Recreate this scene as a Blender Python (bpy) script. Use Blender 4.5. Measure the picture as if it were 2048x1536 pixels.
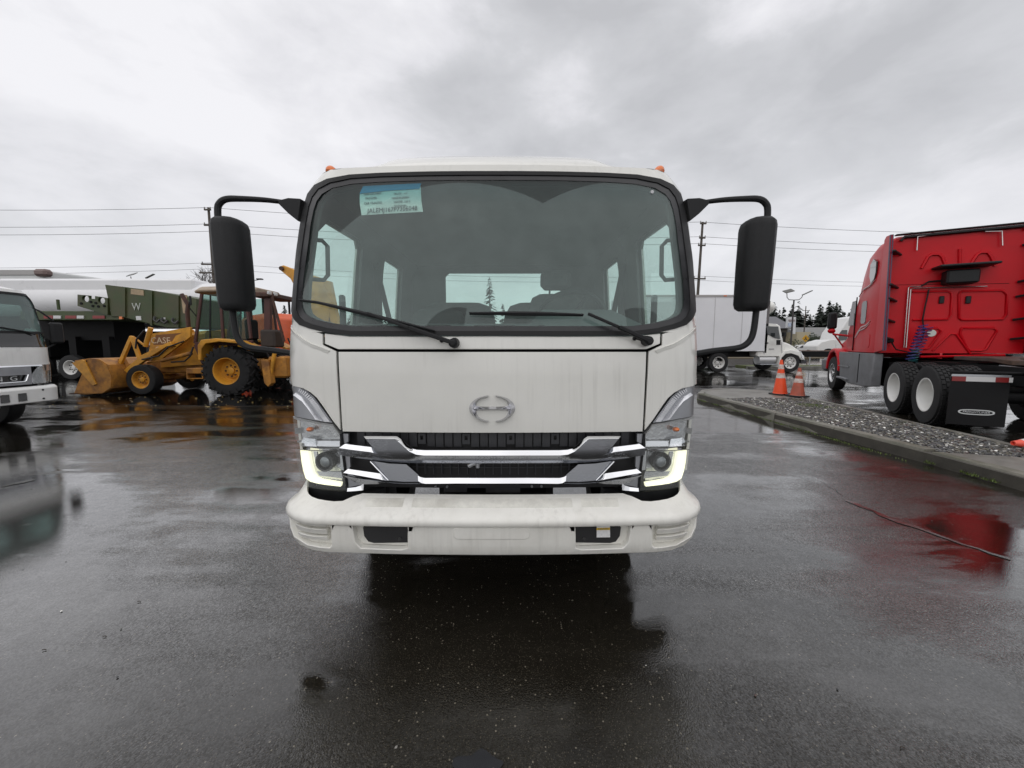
import bpy, bmesh, math, random
from mathutils import Vector, Matrix
from mathutils.geometry import delaunay_2d_cdt, tessellate_polygon
R = math.radians
random.seed(7)
sc = bpy.context.scene
for o in list(bpy.data.objects): bpy.data.objects.remove(o)

# ------------------------------------------------------------------ camera
cam = bpy.data.objects.new('camera', bpy.data.cameras.new('camera'))
sc.collection.objects.link(cam); sc.camera = cam
cam.data.sensor_width = 36.0; cam.data.lens = 36.0 * 770 / 2048
cam.data.clip_start = .05; cam.data.clip_end = 3000
cam.location = (0, 0, 1.40); cam.rotation_euler = (R(90 - 5.784), 0, 0)

# ------------------------------------------------------------------ sky, sun, exposure
def nd(t, typ, **kw):
    n = t.nodes.new(typ)
    for k, v in kw.items():
        if k.startswith('i_'): n.inputs[k[2:].replace('_', ' ')].default_value = v
        else: setattr(n, k, v)
    return n
def mth(t, op, a, b=None, c=None, clamp=False):
    n = t.nodes.new('ShaderNodeMath'); n.operation = op; n.use_clamp = clamp
    for i, v in enumerate((a, b, c)):
        if v is None: continue
        if isinstance(v, (int, float)): n.inputs[i].default_value = v
        else: t.links.new(v, n.inputs[i])
    return n.outputs[0]
def ramp(t, fac, stops, interp='LINEAR'):
    n = t.nodes.new('ShaderNodeValToRGB'); n.color_ramp.interpolation = interp
    e = n.color_ramp.elements
    while len(e) < len(stops): e.new(.5)
    for q, (p, c) in zip(e, stops):
        q.position = p; q.color = (c, c, c, 1) if isinstance(c, (int, float)) else (*c, 1)
    t.links.new(fac, n.inputs[0]); return n.outputs[0]
def mixc(t, fac, a, b):
    n = t.nodes.new('ShaderNodeMix'); n.data_type = 'RGBA'
    for s, v in ((n.inputs[0], fac), (n.inputs[6], a), (n.inputs[7], b)):
        if isinstance(v, (int, float)): s.default_value = v
        elif isinstance(v, tuple): s.default_value = (*v, 1)
        else: t.links.new(v, s)
    return n.outputs[2]

SUN_EL, SUN_AZ = 52.0, 200.0          # overcast: a broad soft sun behind the camera
W = bpy.data.worlds.new('World'); sc.world = W; W.use_nodes = True
t = W.node_tree; t.nodes.clear()
wo = nd(t, 'ShaderNodeOutputWorld'); bg = nd(t, 'ShaderNodeBackground')
sky = nd(t, 'ShaderNodeTexSky'); sky.sky_type = 'NISHITA'; sky.sun_disc = False
sky.sun_elevation = R(SUN_EL); sky.sun_rotation = R(SUN_AZ)
tc = nd(t, 'ShaderNodeTexCoord'); sep = nd(t, 'ShaderNodeSeparateXYZ')
t.links.new(tc.outputs['Generated'], sep.inputs[0])
zc = mth(t, 'MAXIMUM', sep.outputs[2], 0.0)
off = nd(t, 'ShaderNodeMapping'); off.inputs['Location'].default_value = (-22.05, 41.63, 2.66); off.inputs['Scale'].default_value = (1, 1, 2.2)
t.links.new(tc.outputs['Generated'], off.inputs[0])
n1 = nd(t, 'ShaderNodeTexNoise', i_Scale=1.25, i_Detail=6.0, i_Roughness=.5, i_Distortion=.25)
n2 = nd(t, 'ShaderNodeTexNoise', i_Scale=4.2, i_Detail=7.0, i_Roughness=.58, i_Distortion=.3)
for n in (n1, n2): t.links.new(off.outputs[0], n.inputs['Vector'])
cl = mth(t, 'ADD', mth(t, 'MULTIPLY', n1.outputs[0], .68), mth(t, 'MULTIPLY', n2.outputs[0], .32))
cc = ramp(t, cl, [(.35, (.44, .443, .46)), (.44, (.525, .528, .547)), (.50, (.64, .637, .662)), (.58, (.745, .74, .762))])
hz = ramp(t, zc, [(0, (.62, .62, .64)), (.22, (.66, .66, .68))])
hf = ramp(t, zc, [(0, .85), (.12, .5), (.38, 0.0)])
cloud = mixc(t, hf, cc, hz)
lp = nd(t, 'ShaderNodeVectorMath', operation='SCALE'); lp.inputs['Scale'].default_value = .08
t.links.new(sky.outputs[0], lp.inputs[0])
fin = mixc(t, .93, lp.outputs[0], cloud)
t.links.new(fin, bg.inputs[0]); bg.inputs[1].default_value = 1.2
t.links.new(bg.outputs[0], wo.inputs[0])
sl = bpy.data.lights.new('sun', 'SUN'); sl.energy = 0.9; sl.angle = R(120); sl.color = (1, .97, .93)
so = bpy.data.objects.new('sun', sl); sc.collection.objects.link(so)
az = R(SUN_AZ); el = R(SUN_EL)
so.rotation_euler = Vector((-math.sin(az) * math.cos(el), -math.cos(az) * math.cos(el), -math.sin(el))).to_track_quat('-Z', 'Y').to_euler()
so.location = (0, -5, 20)
vs = sc.view_settings
vs.view_transform = 'Standard'; vs.look = 'None'; vs.exposure = 0.1; vs.gamma = 1.0; vs.use_curve_mapping = False
sc.cycles.max_bounces = 10; sc.cycles.transparent_max_bounces = 24; sc.cycles.caustics_reflective = False

# ------------------------------------------------------------------ mesh helpers
C = sc.collection
class MB:
    def __init__(s): s.v = []; s.f = []
    def add(s, vs_, fs): 
        o = len(s.v); s.v += [tuple(p) for p in vs_]; s.f += [tuple(i + o for i in f) for f in fs]; return s
    def box(s, c, d, rot=None, ch=0):
        x, y, z = d[0] / 2, d[1] / 2, d[2] / 2
        if ch:
            P = []; F = []
            for a in (-1, 1):
                for b in (-1, 1):
                    for e in (-1, 1):
                        P += [(a * x, b * (y - ch), e * (z - ch)), (a * (x - ch), b * y, e * (z - ch)), (a * (x - ch), b * (y - ch), e * z)]
            bm = bmesh.new()
            for q in P: bm.verts.new(q)
            bmesh.ops.convex_hull(bm, input=bm.verts)
            bm.verts.index_update()
            P = [v.co.copy() for v in bm.verts]; F = [[v.index for v in f.verts] for f in bm.faces]; bm.free()
        else:
            P = [(a * x, b * y, e * z) for a in (-1, 1) for b in (-1, 1) for e in (-1, 1)]
            F = [(0, 1, 3, 2), (4, 6, 7, 5), (0, 4, 5, 1), (2, 3, 7, 6), (0, 2, 6, 4), (1, 5, 7, 3)]
        M = Matrix.Translation(c) @ (rot.to_matrix().to_4x4() if rot is not None and hasattr(rot, 'to_matrix') else (rot if rot is not None else Matrix()))
        return s.add([M @ Vector(q) for q in P], F)
    def seg(s, p0, p1, w, h, ch=0):
        """bar of section w x h between two points"""
        p0, p1 = Vector(p0), Vector(p1); d = p1 - p0
        q = d.to_track_quat('X', 'Z').to_matrix().to_4x4()
        return s.box((p0 + p1) / 2, (d.length, w, h), q, ch)
    def ring(s, c, ax, r, n, ph=0):
        ax = Vector(ax).normalized(); u = ax.orthogonal().normalized()
        if abs(ax.z) < .9: u = Vector((0, 0, 1)).cross(ax).normalized()
        w = ax.cross(u); c = Vector(c)
        return [c + (u * math.cos(2 * math.pi * i / n + ph) + w * math.sin(2 * math.pi * i / n + ph)) * r for i in range(n)]
    def loft(s, rings, caps=True, closed=True, wrap=False):
        n = len(rings[0]); V = [p for r in rings for p in r]; F = []
        m = len(rings)
        for k in range(m if wrap else m - 1):
            k2 = (k + 1) % m
            for i in range(n if closed else n - 1):
                j = (i + 1) % n
                F.append((k * n + i, k * n + j, k2 * n + j, k2 * n + i))
        if caps and not wrap: F += [tuple(range(n))[::-1], tuple(range((m - 1) * n, m * n))]
        return s.add(V, F)
    def cyl(s, p0, p1, r0, r1=None, n=16):
        p0, p1 = Vector(p0), Vector(p1); a = p1 - p0
        return s.loft([s.ring(p0, a, r0, n), s.ring(p1, a, r0 if r1 is None else r1, n)])
    def lathe(s, prof, o, ax, n=32, wrap=False, caps=True):
        o = Vector(o); a = Vector(ax).normalized()
        return s.loft([s.ring(o + a * h, a, max(r, 1e-4), n) for r, h in prof], caps=caps and not wrap, wrap=wrap)
    def tube(s, pts, r, n=8, caps=True):
        P = [Vector(p) for p in pts]; rings = []; u = None
        for i, p in enumerate(P):
            d = (P[min(i + 1, len(P) - 1)] - P[max(i - 1, 0)]).normalized()
            u = d.orthogonal().normalized() if u is None else (u - d * u.dot(d)).normalized()
            w = d.cross(u); rr = r[i] if isinstance(r, (list, tuple)) else r
            rings.append([p + (u * math.cos(2 * math.pi * k / n) + w * math.sin(2 * math.pi * k / n)) * rr for k in range(n)])
        return s.loft(rings, caps)
    def prism(s, poly, fa, fb, holes=()):
        """polygon (with holes) in 2-D; fa/fb turn a 2-D point into the two faces' 3-D points"""
        loops = [list(poly)] + [list(h) for h in holes]
        tri = tessellate_polygon([[Vector((a, b, 0)) for a, b in l] for l in loops])
        flat = [p for l in loops for p in l]; n = len(flat)
        F = [tuple(q) for q in tri] + [tuple(i + n for i in q)[::-1] for q in tri]; o = 0
        for l in loops:
            m = len(l)
            F += [(o + i, o + (i + 1) % m, o + (i + 1) % m + n, o + i + n) for i in range(m)]; o += m
        return s.add([fa(*p) for p in flat] + [fb(*p) for p in flat], F)
    def sphere(s, c, r, nu=14, nv=8, half=False):
        rx, ry, rz = (r, r, r) if isinstance(r, (int, float)) else r; rings = []
        lo = 0 if half else -math.pi / 2
        for k in range(nv + 1):
            a = lo + (math.pi / 2 - lo) * k / nv; q = max(math.cos(a), .002)
            rings.append([(c[0] + rx * q * math.cos(2 * math.pi * i / nu), c[1] + ry * q * math.sin(2 * math.pi * i / nu), c[2] + rz * math.sin(a)) for i in range(nu)])
        return s.loft(rings)
    def skin(s, poly, M, off=0.0, th=.012, holes=(), step=.05):
        """polygon in a surface's own coordinates laid on that surface, with thickness"""
        def res(l):
            out = []
            for (a, b), (c, d) in zip(l, l[1:] + l[:1]):
                k = max(1, int(math.hypot(c - a, d - b) / step))
                out += [(a + (c - a) * i / k, b + (d - b) * i / k) for i in range(k)]
            return out
        def inside(x, y, l):
            r = False
            for (a, b), (c, d) in zip(l, l[1:] + l[:1]):
                if (b > y) != (d > y) and x < (c - a) * (y - b) / (d - b) + a: r = not r
            return r
        def near(x, y, l):
            for (a, b), (c, d) in zip(l, l[1:] + l[:1]):
                L = (c - a) ** 2 + (d - b) ** 2; q = max(0, min(1, ((x - a) * (c - a) + (y - b) * (d - b)) / L)) if L else 0
                if math.hypot(x - a - q * (c - a), y - b - q * (d - b)) < step * .45: return True
            return False
        loops = [res(list(poly))] + [res(list(h)) for h in holes]
        pts = []; edges = []
        for l in loops:
            o = len(pts); pts += l; edges += [(o + i, o + (i + 1) % len(l)) for i in range(len(l))]
        xs = [p[0] for p in loops[0]]; ys = [p[1] for p in loops[0]]
        x = min(xs) + step / 2
        while x < max(xs):
            y = min(ys) + step / 2
            while y < max(ys):
                if inside(x, y, loops[0]) and not any(inside(x, y, h) for h in loops[1:]) and not any(near(x, y, l) for l in loops): pts.append((x, y))
                y += step
            x += step
        vs2, _, fs, *_r = delaunay_2d_cdt([Vector(p) for p in pts], edges, [], 0, 1e-5)
        F = []
        for f in fs:
            cx = sum(vs2[i].x for i in f) / 3; cy = sum(vs2[i].y for i in f) / 3
            if inside(cx, cy, loops[0]) and not any(inside(cx, cy, h) for h in loops[1:]): F.append(tuple(f))
        n = len(vs2); g = off if callable(off) else (lambda a, b: off)
        ec = {}
        for f in F:
            for i in range(3): ec[(f[i], f[(i + 1) % 3])] = 1
        side = [(a, b, b + n, a + n) for (a, b) in ec if (b, a) not in ec]
        V = [M(p.x, p.y, g(p.x, p.y)) for p in vs2] + [M(p.x, p.y, g(p.x, p.y) + th) for p in vs2]
        return s.add(V, F + [tuple(i + n for i in f)[::-1] for f in F] + side)
    def ribbon(s, A, oa, B, ob, M, th=.01, sub=3):
        def res(l): 
            out = []
            for (a, b), (c, d) in zip(l, l[1:]): out += [(a + (c - a) * i / sub, b + (d - b) * i / sub) for i in range(sub)]
            return out + [l[-1]]
        A, B = res(A), res(B)
        return s.loft([[M(a[0], a[1], oa), M(b[0], b[1], ob), M(b[0], b[1], ob + th), M(a[0], a[1], oa + th)] for a, b in zip(A, B)])
    def mirror(s):
        return s.add([(-x, y, z) for x, y, z in s.v], [f[::-1] for f in s.f]) if False else s._mir()
    def _mir(s):
        m = MB(); m.v = [(-x, y, z) for x, y, z in s.v]; m.f = [f[::-1] for f in s.f]; return m
    def obj(s, name, mat, parent=None, smooth=35, bev=0, seg=2):
        me = bpy.data.meshes.new(name); me.from_pydata(s.v, [], s.f); me.update()
        bm = bmesh.new(); bm.from_mesh(me)
        bmesh.ops.recalc_face_normals(bm, faces=bm.faces); bm.to_mesh(me); bm.free()
        if smooth: me.shade_smooth(); me.set_sharp_from_angle(angle=R(smooth))
        me.materials.append(mat)
        o = bpy.data.objects.new(name, me); C.objects.link(o)
        if parent is not None: o.parent = parent
        if bev:
            m = o.modifiers.new('bevel', 'BEVEL'); m.width = bev; m.segments = seg; m.limit_method = 'ANGLE'; m.angle_limit = R(40)
        return o
def curve(P, k=5):
    """Catmull-Rom resampling, for bent tubes"""
    P = [Vector(p) for p in P]; out = []
    for i in range(len(P) - 1):
        a, b, c, d = P[max(i - 1, 0)], P[i], P[i + 1], P[min(i + 2, len(P) - 1)]
        for j in range(k):
            t_ = j / k; out.append(.5 * ((2 * b) + (c - a) * t_ + (2 * a - 5 * b + 4 * c - d) * t_ ** 2 + (3 * b - a - 3 * c + d) * t_ ** 3))
    return out + [P[-1]]
def tag(o, label=None, cat=None, group=None, kind=None):
    if label: o['label'] = label
    if cat: o['category'] = cat
    if group: o['group'] = group
    if kind: o['kind'] = kind
    return o
def thing(name, label, cat, loc=(0, 0, 0), rz=0, group=None):
    o = bpy.data.objects.new(name, None); C.objects.link(o); o.location = loc; o.rotation_euler = (0, 0, rz)
    o.empty_display_size = .2
    return tag(o, label, cat, group)
def node(name, parent, loc=(0, 0, 0), rot=(0, 0, 0)):
    o = bpy.data.objects.new(name, None); C.objects.link(o); o.parent = parent; o.location = loc; o.rotation_euler = rot; o.empty_display_size = .1
    return o
def copy_tree(o, parent=None):
    c = o.copy(); C.objects.link(c); c.parent = parent
    for ch in list(o.children): copy_tree(ch, c)
    return c
def text(name, s, size, mat, parent, M, ext=.002, sx=1.0, font_shear=0.0, align='CENTER'):
    cu = bpy.data.curves.new(name, 'FONT'); cu.body = s; cu.size = size; cu.extrude = ext; cu.align_x = align; cu.align_y = 'CENTER'; cu.shear = font_shear
    cu.resolution_u = 2
    tmp = bpy.data.objects.new('tmp', cu); C.objects.link(tmp)
    me = bpy.data.meshes.new_from_object(tmp.evaluated_get(bpy.context.evaluated_depsgraph_get()))
    bpy.data.objects.remove(tmp); me.transform(Matrix.Scale(sx, 4, (1, 0, 0))); me.transform(M)
    me.materials.clear(); me.materials.append(mat); me.name = name
    o = bpy.data.objects.new(name, me); C.objects.link(o)
    if parent is not None: o.parent = parent
    return o
def face_text(c, right, up):
    """matrix that stands lettering at c with the given right and up directions"""
    r = Vector(right).normalized(); u = Vector(up).normalized(); n = r.cross(u)
    return Matrix.Translation(c) @ Matrix((r, u, n)).transposed().to_4x4()

# ------------------------------------------------------------------ materials
MATS = {}
def mat(name, col, rough=.5, metal=0.0, var=0.0, vscale=6.0, bump=0.0, bscale=60.0, dirt=None, dscale=3.0, damt=.5, coat=0.0, emit=0.0, streak=0.0, spec=.5, drops=0.0):
    if name in MATS: return MATS[name]
    m = bpy.data.materials.new(name); m.use_nodes = True; MATS[name] = m
    t = m.node_tree; b = t.nodes['Principled BSDF']; L = t.links.new
    b.inputs['Base Color'].default_value = (*col, 1); b.inputs['Roughness'].default_value = rough; b.inputs['Metallic'].default_value = metal
    b.inputs['Coat Weight'].default_value = coat; b.inputs['Coat Roughness'].default_value = .06; b.inputs['Specular IOR Level'].default_value = spec
    tc = t.nodes.new('ShaderNodeTexCoord'); oc = tc.outputs['Object']
    cur = None
    if var:
        n = nd(t, 'ShaderNodeTexNoise', i_Scale=vscale, i_Detail=6.0, i_Roughness=.6); L(oc, n.inputs['Vector'])
        cur = mixc(t, ramp(t, n.outputs[0], [(.3, 0.0), (.7, 1.0)]), tuple(c * (1 - var) for c in col), tuple(min(1, c * (1 + var)) for c in col))
        L(mth(t, 'ADD', mth(t, 'MULTIPLY', n.outputs[0], .25), rough - .12, clamp=True), b.inputs['Roughness'])
    if dirt:
        n = nd(t, 'ShaderNodeTexNoise', i_Scale=dscale, i_Detail=9.0, i_Roughness=.68); L(oc, n.inputs['Vector'])
        f = mth(t, 'MULTIPLY', ramp(t, n.outputs[0], [(.44, 0.0), (.62, 1.0)]), damt)
        cur = mixc(t, f, cur if cur is not None else tuple(col), tuple(dirt))
    if streak:
        mp = nd(t, 'ShaderNodeMapping'); mp.inputs['Scale'].default_value = (38, 38, 1.3); L(oc, mp.inputs[0])
        n = nd(t, 'ShaderNodeTexNoise', i_Scale=1.0, i_Detail=4.0, i_Roughness=.6); L(mp.outputs[0], n.inputs['Vector'])
        n2_ = nd(t, 'ShaderNodeTexNoise', i_Scale=2.2, i_Detail=3.0); L(oc, n2_.inputs['Vector'])
        f = mth(t, 'MULTIPLY', mth(t, 'MULTIPLY', ramp(t, n.outputs[0], [(.5, 0.0), (.75, 1.0)]), ramp(t, n2_.outputs[0], [(.38, 0.0), (.66, 1.0)])), streak)
        cur = mixc(t, f, cur if cur is not None else tuple(col), (.17, .155, .125))
    if cur is not None: L(cur, b.inputs['Base Color'])
    if bump or drops:
        bp = nd(t, 'ShaderNodeBump'); bp.inputs['Distance'].default_value = .004
        if drops:
            n = nd(t, 'ShaderNodeTexVoronoi', i_Scale=bscale); L(oc, n.inputs['Vector'])
            wn = nd(t, 'ShaderNodeTexNoise', i_Scale=7.0, i_Detail=3.0); L(oc, wn.inputs['Vector'])
            hgt = mth(t, 'MULTIPLY', ramp(t, n.outputs['Distance'], [(.1, 1.0), (.32, 0.0)]), ramp(t, wn.outputs[0], [(.45, 0.0), (.6, 1.0)]))
            L(hgt, bp.inputs['Height']); bp.inputs['Strength'].default_value = drops
        else:
            n = nd(t, 'ShaderNodeTexNoise', i_Scale=bscale, i_Detail=6.0); L(oc, n.inputs['Vector']); L(n.outputs[0], bp.inputs['Height']); bp.inputs['Strength'].default_value = bump
        L(bp.outputs[0], b.inputs['Normal']); L(bp.outputs[0], b.inputs['Coat Normal'])
    if emit: b.inputs['Emission Color'].default_value = (*col, 1); b.inputs['Emission Strength'].default_value = emit
    return m
def glass(name, tint=(.72, .84, .81), haze=0.0, hcol=(.4, .42, .42), refl=1.0, wipe=None, band=None):
    if name in MATS: return MATS[name]
    m = bpy.data.materials.new(name); m.use_nodes = True; MATS[name] = m
    t = m.node_tree; t.nodes.clear(); L = t.links.new
    o = nd(t, 'ShaderNodeOutputMaterial'); tr = nd(t, 'ShaderNodeBsdfTransparent'); tr.inputs[0].default_value = (*tint, 1)
    gl = nd(t, 'ShaderNodeBsdfGlossy'); gl.inputs['Roughness'].default_value = .02
    df = nd(t, 'ShaderNodeBsdfDiffuse'); df.inputs[0].default_value = (*hcol, 1)
    fr = nd(t, 'ShaderNodeFresnel'); fr.inputs[0].default_value = 1.5
    a = nd(t, 'ShaderNodeMixShader'); L(tr.outputs[0], a.inputs[1]); L(df.outputs[0], a.inputs[2]); a.inputs[0].default_value = haze
    tc = t.nodes.new('ShaderNodeTexCoord'); sp = nd(t, 'ShaderNodeSeparateXYZ'); L(tc.outputs['Object'], sp.inputs[0])
    nz = nd(t, 'ShaderNodeTexNoise', i_Scale=9.0, i_Detail=6.0, i_Roughness=.65); L(tc.outputs['Object'], nz.inputs['Vector'])
    if wipe:
        fac = None
        for (px, pz, r0, r1, tilt) in wipe:
            dx = mth(t, 'SUBTRACT', sp.outputs[0], px); dz = mth(t, 'MULTIPLY', mth(t, 'SUBTRACT', sp.outputs[2], pz), 1.03)
            d = mth(t, 'SQRT', mth(t, 'ADD', mth(t, 'MULTIPLY', dx, dx), mth(t, 'MULTIPLY', dz, dz)))
            w = mth(t, 'MULTIPLY', mth(t, 'LESS_THAN', d, r1), mth(t, 'GREATER_THAN', d, r0))
            fac = w if fac is None else mth(t, 'MAXIMUM', fac, w)
        h = mth(t, 'MULTIPLY', mth(t, 'ADD', mth(t, 'MULTIPLY', fac, haze * 1.0), haze * .45), mth(t, 'ADD', mth(t, 'MULTIPLY', nz.outputs[0], .7), .65))
        L(h, a.inputs[0])
    if band:
        z0, z1, colb = band
        f = mth(t, 'DIVIDE', mth(t, 'SUBTRACT', sp.outputs[2], z0), z1 - z0, clamp=True)
        L(mixc(t, f, tuple(tint), tuple(colb)), tr.inputs[0])
    ge = nd(t, 'ShaderNodeNewGeometry')
    x = nd(t, 'ShaderNodeMixShader'); L(mth(t, 'MULTIPLY', mth(t, 'MULTIPLY', fr.outputs[0], mth(t, 'SUBTRACT', 1.0, ge.outputs['Backfacing'])), refl), x.inputs[0]); L(a.outputs[0], x.inputs[1]); L(gl.outputs[0], x.inputs[2])
    L(x.outputs[0], o.inputs[0]); return m

TX, TY = -0.097, 1.74          # the white truck: centre line and foremost point of its bumper
def tab(z, T):
    if z <= T[0][0]: return T[0][1]
    for (a, p), (b, q) in zip(T, T[1:]):
        if z <= b: return p + (q - p) * (z - a) / (b - a)
    return T[-1][1]
PROF = [(.3,.16),(.62,.13),(1.0,.12),(1.30,.128),(1.40,.138),(1.5,.158),(2.0,.275),(2.30,.36),(2.45,.41)]
WID = [(.3,1.06),(.9,1.09),(1.4,1.093),(2.0,1.09),(2.14,1.088),(2.25,1.058),(2.35,.99),(2.45,.90)]
def FM(s, z, off=0.0):
    """cab skin: s = -1..1 across the front, beyond that metres back along the side"""
    u = abs(s); w = tab(z, WID); y = tab(z, PROF)
    if u <= .8: t, c = u, 0.0
    elif u <= 1:
        ph = (u - .8) / .2 * math.pi / 2; t, c = .8 + .2 * math.sin(ph), .17 * (1 - math.cos(ph))
    else: t, c = 1.0, .17 + (u - 1)
    y += .06 * t * t + c
    k = 0 if u <= .8 else min(1, (u - .8) / .2)
    x = w * t - off * k
    return (math.copysign(x, s), y + off * (1 - k), z)
BPROF = [(.37,.045),(.395,.018),(.43,.008),(.545,.004),(.56,0),(.585,.008),(.62,.035),(.655,.09),(.67,.13)]
def BM(s, z, off=0.0):
    u = abs(s); w = 1.088; y = tab(z, BPROF)
    if u <= .76: t, c = u, 0.0
    else:
        ph = min(1.0, (u - .76) / .24) * math.pi / 2; t, c = .76 + .24 * math.sin(ph), .24 * (1 - math.cos(ph))
        if u > 1: c += u - 1
    y += .045 * t * t + c
    k = 0 if u <= .76 else min(1, (u - .76) / .24)
    w -= .02 * max(0, (.45 - z)) / .06 + .05 * max(0, (z - .58)) / .1
    return (math.copysign(w * t - off * k, s), y + off * (1 - k), z)

WHITE = mat('white_cab_paint', (.74, .735, .69), .22, var=.03, vscale=2.5, coat=.6, streak=.2, dirt=(.6, .59, .55), dscale=1.6, damt=.2)
WHITE2 = mat('white_bumper_paint', (.80, .79, .74), .3, var=.04, vscale=4, coat=.3, streak=.3, dirt=(.62, .6, .54), dscale=5, damt=.3)
BLACKP = mat('black_plastic', (.010, .0105, .0115), .5, var=.25, vscale=20, bump=.15, bscale=300, spec=.28)
RUBBER = mat('black_rubber', (.009, .009, .0095), .5, var=.2, vscale=15, spec=.3)
DARK = mat('dark_chassis', (.005, .005, .0055), .6, var=.3, vscale=8, spec=.15)
CHROME = mat('chrome', (.82, .83, .85), .07, 1.0)
CHROMEB = mat('chrome_emblem', (.55, .55, .57), .09, 1.0)
CHROMED = mat('chrome_wet', (.30, .31, .33), .16, 1.0, drops=.5, bscale=170)  # water drops; dark base paints in the ground mirrored by down-facing faces
SILVER = mat('satin_silver', (.36, .37, .39), .32, .75, var=.08)
TYRE = mat('tyre_rubber', (.012, .012, .0125), .62, var=.3, vscale=12, bump=.25, bscale=90, spec=.3)

# ------------------------------------------------------------------ ground
def asphalt(name, base, wet=.5, seed=0.0, speck=1.0):
    m = bpy.data.materials.new(name); m.use_nodes = True; t = m.node_tree; b = t.nodes['Principled BSDF']; L = t.links.new
    tc = t.nodes.new('ShaderNodeTexCoord'); mp = nd(t, 'ShaderNodeMapping'); mp.inputs['Location'].default_value = (seed, seed * .7, 0); L(tc.outputs['Object'], mp.inputs[0]); P = mp.outputs[0]
    big = nd(t, 'ShaderNodeTexNoise', i_Scale=.33, i_Detail=6.0, i_Roughness=.58, i_Distortion=.5); L(P, big.inputs['Vector'])
    mid = nd(t, 'ShaderNodeTexNoise', i_Scale=2.6, i_Detail=7.0, i_Roughness=.65); L(P, mid.inputs['Vector'])
    sx = nd(t, 'ShaderNodeMapping'); sx.inputs['Scale'].default_value = (.3, 1.5, 1); sx.inputs['Rotation'].default_value = (0, 0, .12); L(P, sx.inputs[0])
    stre = nd(t, 'ShaderNodeTexNoise', i_Scale=1.3, i_Detail=6.0, i_Roughness=.6); L(sx.outputs[0], stre.inputs['Vector'])
    fine = nd(t, 'ShaderNodeTexNoise', i_Scale=190.0, i_Detail=3.0, i_Roughness=.7); L(P, fine.inputs['Vector'])
    agg = nd(t, 'ShaderNodeTexVoronoi', i_Scale=170.0); L(P, agg.inputs['Vector'])
    agg2 = nd(t, 'ShaderNodeTexVoronoi', i_Scale=85.0); L(P, agg2.inputs['Vector'])
    sepc = nd(t, 'ShaderNodeSeparateColor'); L(agg.outputs['Color'], sepc.inputs[0])
    sep2 = nd(t, 'ShaderNodeSeparateColor'); L(agg2.outputs['Color'], sep2.inputs[0])
    s1 = mth(t, 'MULTIPLY', mth(t, 'GREATER_THAN', sepc.outputs[0], .76), mth(t, 'LESS_THAN', agg.outputs['Distance'], .34))
    s2 = mth(t, 'MULTIPLY', mth(t, 'GREATER_THAN', sep2.outputs[0], .955), mth(t, 'LESS_THAN', agg2.outputs['Distance'], .3))
    pud = mth(t, 'ADD', mth(t, 'MULTIPLY', big.outputs[0], .62), mth(t, 'MULTIPLY', stre.outputs[0], .38))
    wetf = ramp(t, pud, [(.445 - .1 * (wet - .5), 0.0), (.52 - .1 * (wet - .5), 1.0)])
    colr = mixc(t, mth(t, 'ADD', mth(t, 'MULTIPLY', mid.outputs[0], .6), mth(t, 'MULTIPLY', sepc.outputs[2], .4)), tuple(c * .3 for c in base), tuple(c * 1.75 for c in base))
    colr = mixc(t, mth(t, 'MULTIPLY', wetf, .35), colr, tuple(c * .5 for c in base))
    colr = mixc(t, mth(t, 'MULTIPLY', s1, .55 * speck), colr, (.10, .086, .06))
    colr = mixc(t, mth(t, 'MULTIPLY', s2, .8 * speck), colr, (.2, .18, .14))
    mot = nd(t, 'ShaderNodeTexNoise', i_Scale=11.0, i_Detail=8.0, i_Roughness=.7); L(P, mot.inputs['Vector'])
    # damp mineral body under a film of water: the film's reflectance climbs steeply towards grazing angles
    hgt = mth(t, 'ADD', mth(t, 'MULTIPLY', agg.outputs['Distance'], -1.0), mth(t, 'MULTIPLY', fine.outputs[0], .6))
    b1 = nd(t, 'ShaderNodeBump'); b1.inputs['Distance'].default_value = .004; L(hgt, b1.inputs['Height']); b1.inputs['Strength'].default_value = .8
    b2 = nd(t, 'ShaderNodeBump'); b2.inputs['Distance'].default_value = .004; L(hgt, b2.inputs['Height'])
    L(mth(t, 'ADD', mth(t, 'MULTIPLY', mth(t, 'SUBTRACT', 1.0, wetf), .24), .025), b2.inputs['Strength'])
    t.nodes.remove(b); out = [n for n in t.nodes if n.type == 'OUTPUT_MATERIAL'][0]
    df = nd(t, 'ShaderNodeBsdfDiffuse'); L(colr, df.inputs['Color']); L(b1.outputs[0], df.inputs['Normal'])
    gl = nd(t, 'ShaderNodeBsdfGlossy'); L(b2.outputs[0], gl.inputs['Normal'])
    L(mth(t, 'ADD', mth(t, 'MULTIPLY', mth(t, 'SUBTRACT', 1.0, wetf), mth(t, 'ADD', mth(t, 'MULTIPLY', mot.outputs[0], .15), .02)), .035), gl.inputs['Roughness'])
    lw = nd(t, 'ShaderNodeLayerWeight', i_Blend=.5)
    L(b2.outputs[0], lw.inputs['Normal'])
    fz = mth(t, 'ADD', mth(t, 'MULTIPLY', mth(t, 'POWER', lw.outputs['Facing'], 2.1), .93), .032)
    fz = mth(t, 'MULTIPLY', fz, mth(t, 'ADD', mth(t, 'MULTIPLY', wetf, .22), mth(t, 'ADD', mth(t, 'MULTIPLY', mth(t, 'ADD', mid.outputs[0], mth(t, 'MULTIPLY', mot.outputs[0], 1.3)), .34), .42)), clamp=True)
    fz = mth(t, 'MULTIPLY', fz, mth(t, 'ADD', mth(t, 'MULTIPLY', mth(t, 'MULTIPLY', mth(t, 'SUBTRACT', sepc.outputs[1], .5), mth(t, 'SUBTRACT', 1.0, mth(t, 'MULTIPLY', wetf, .7))), .9), 1.0), clamp=True)
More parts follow.
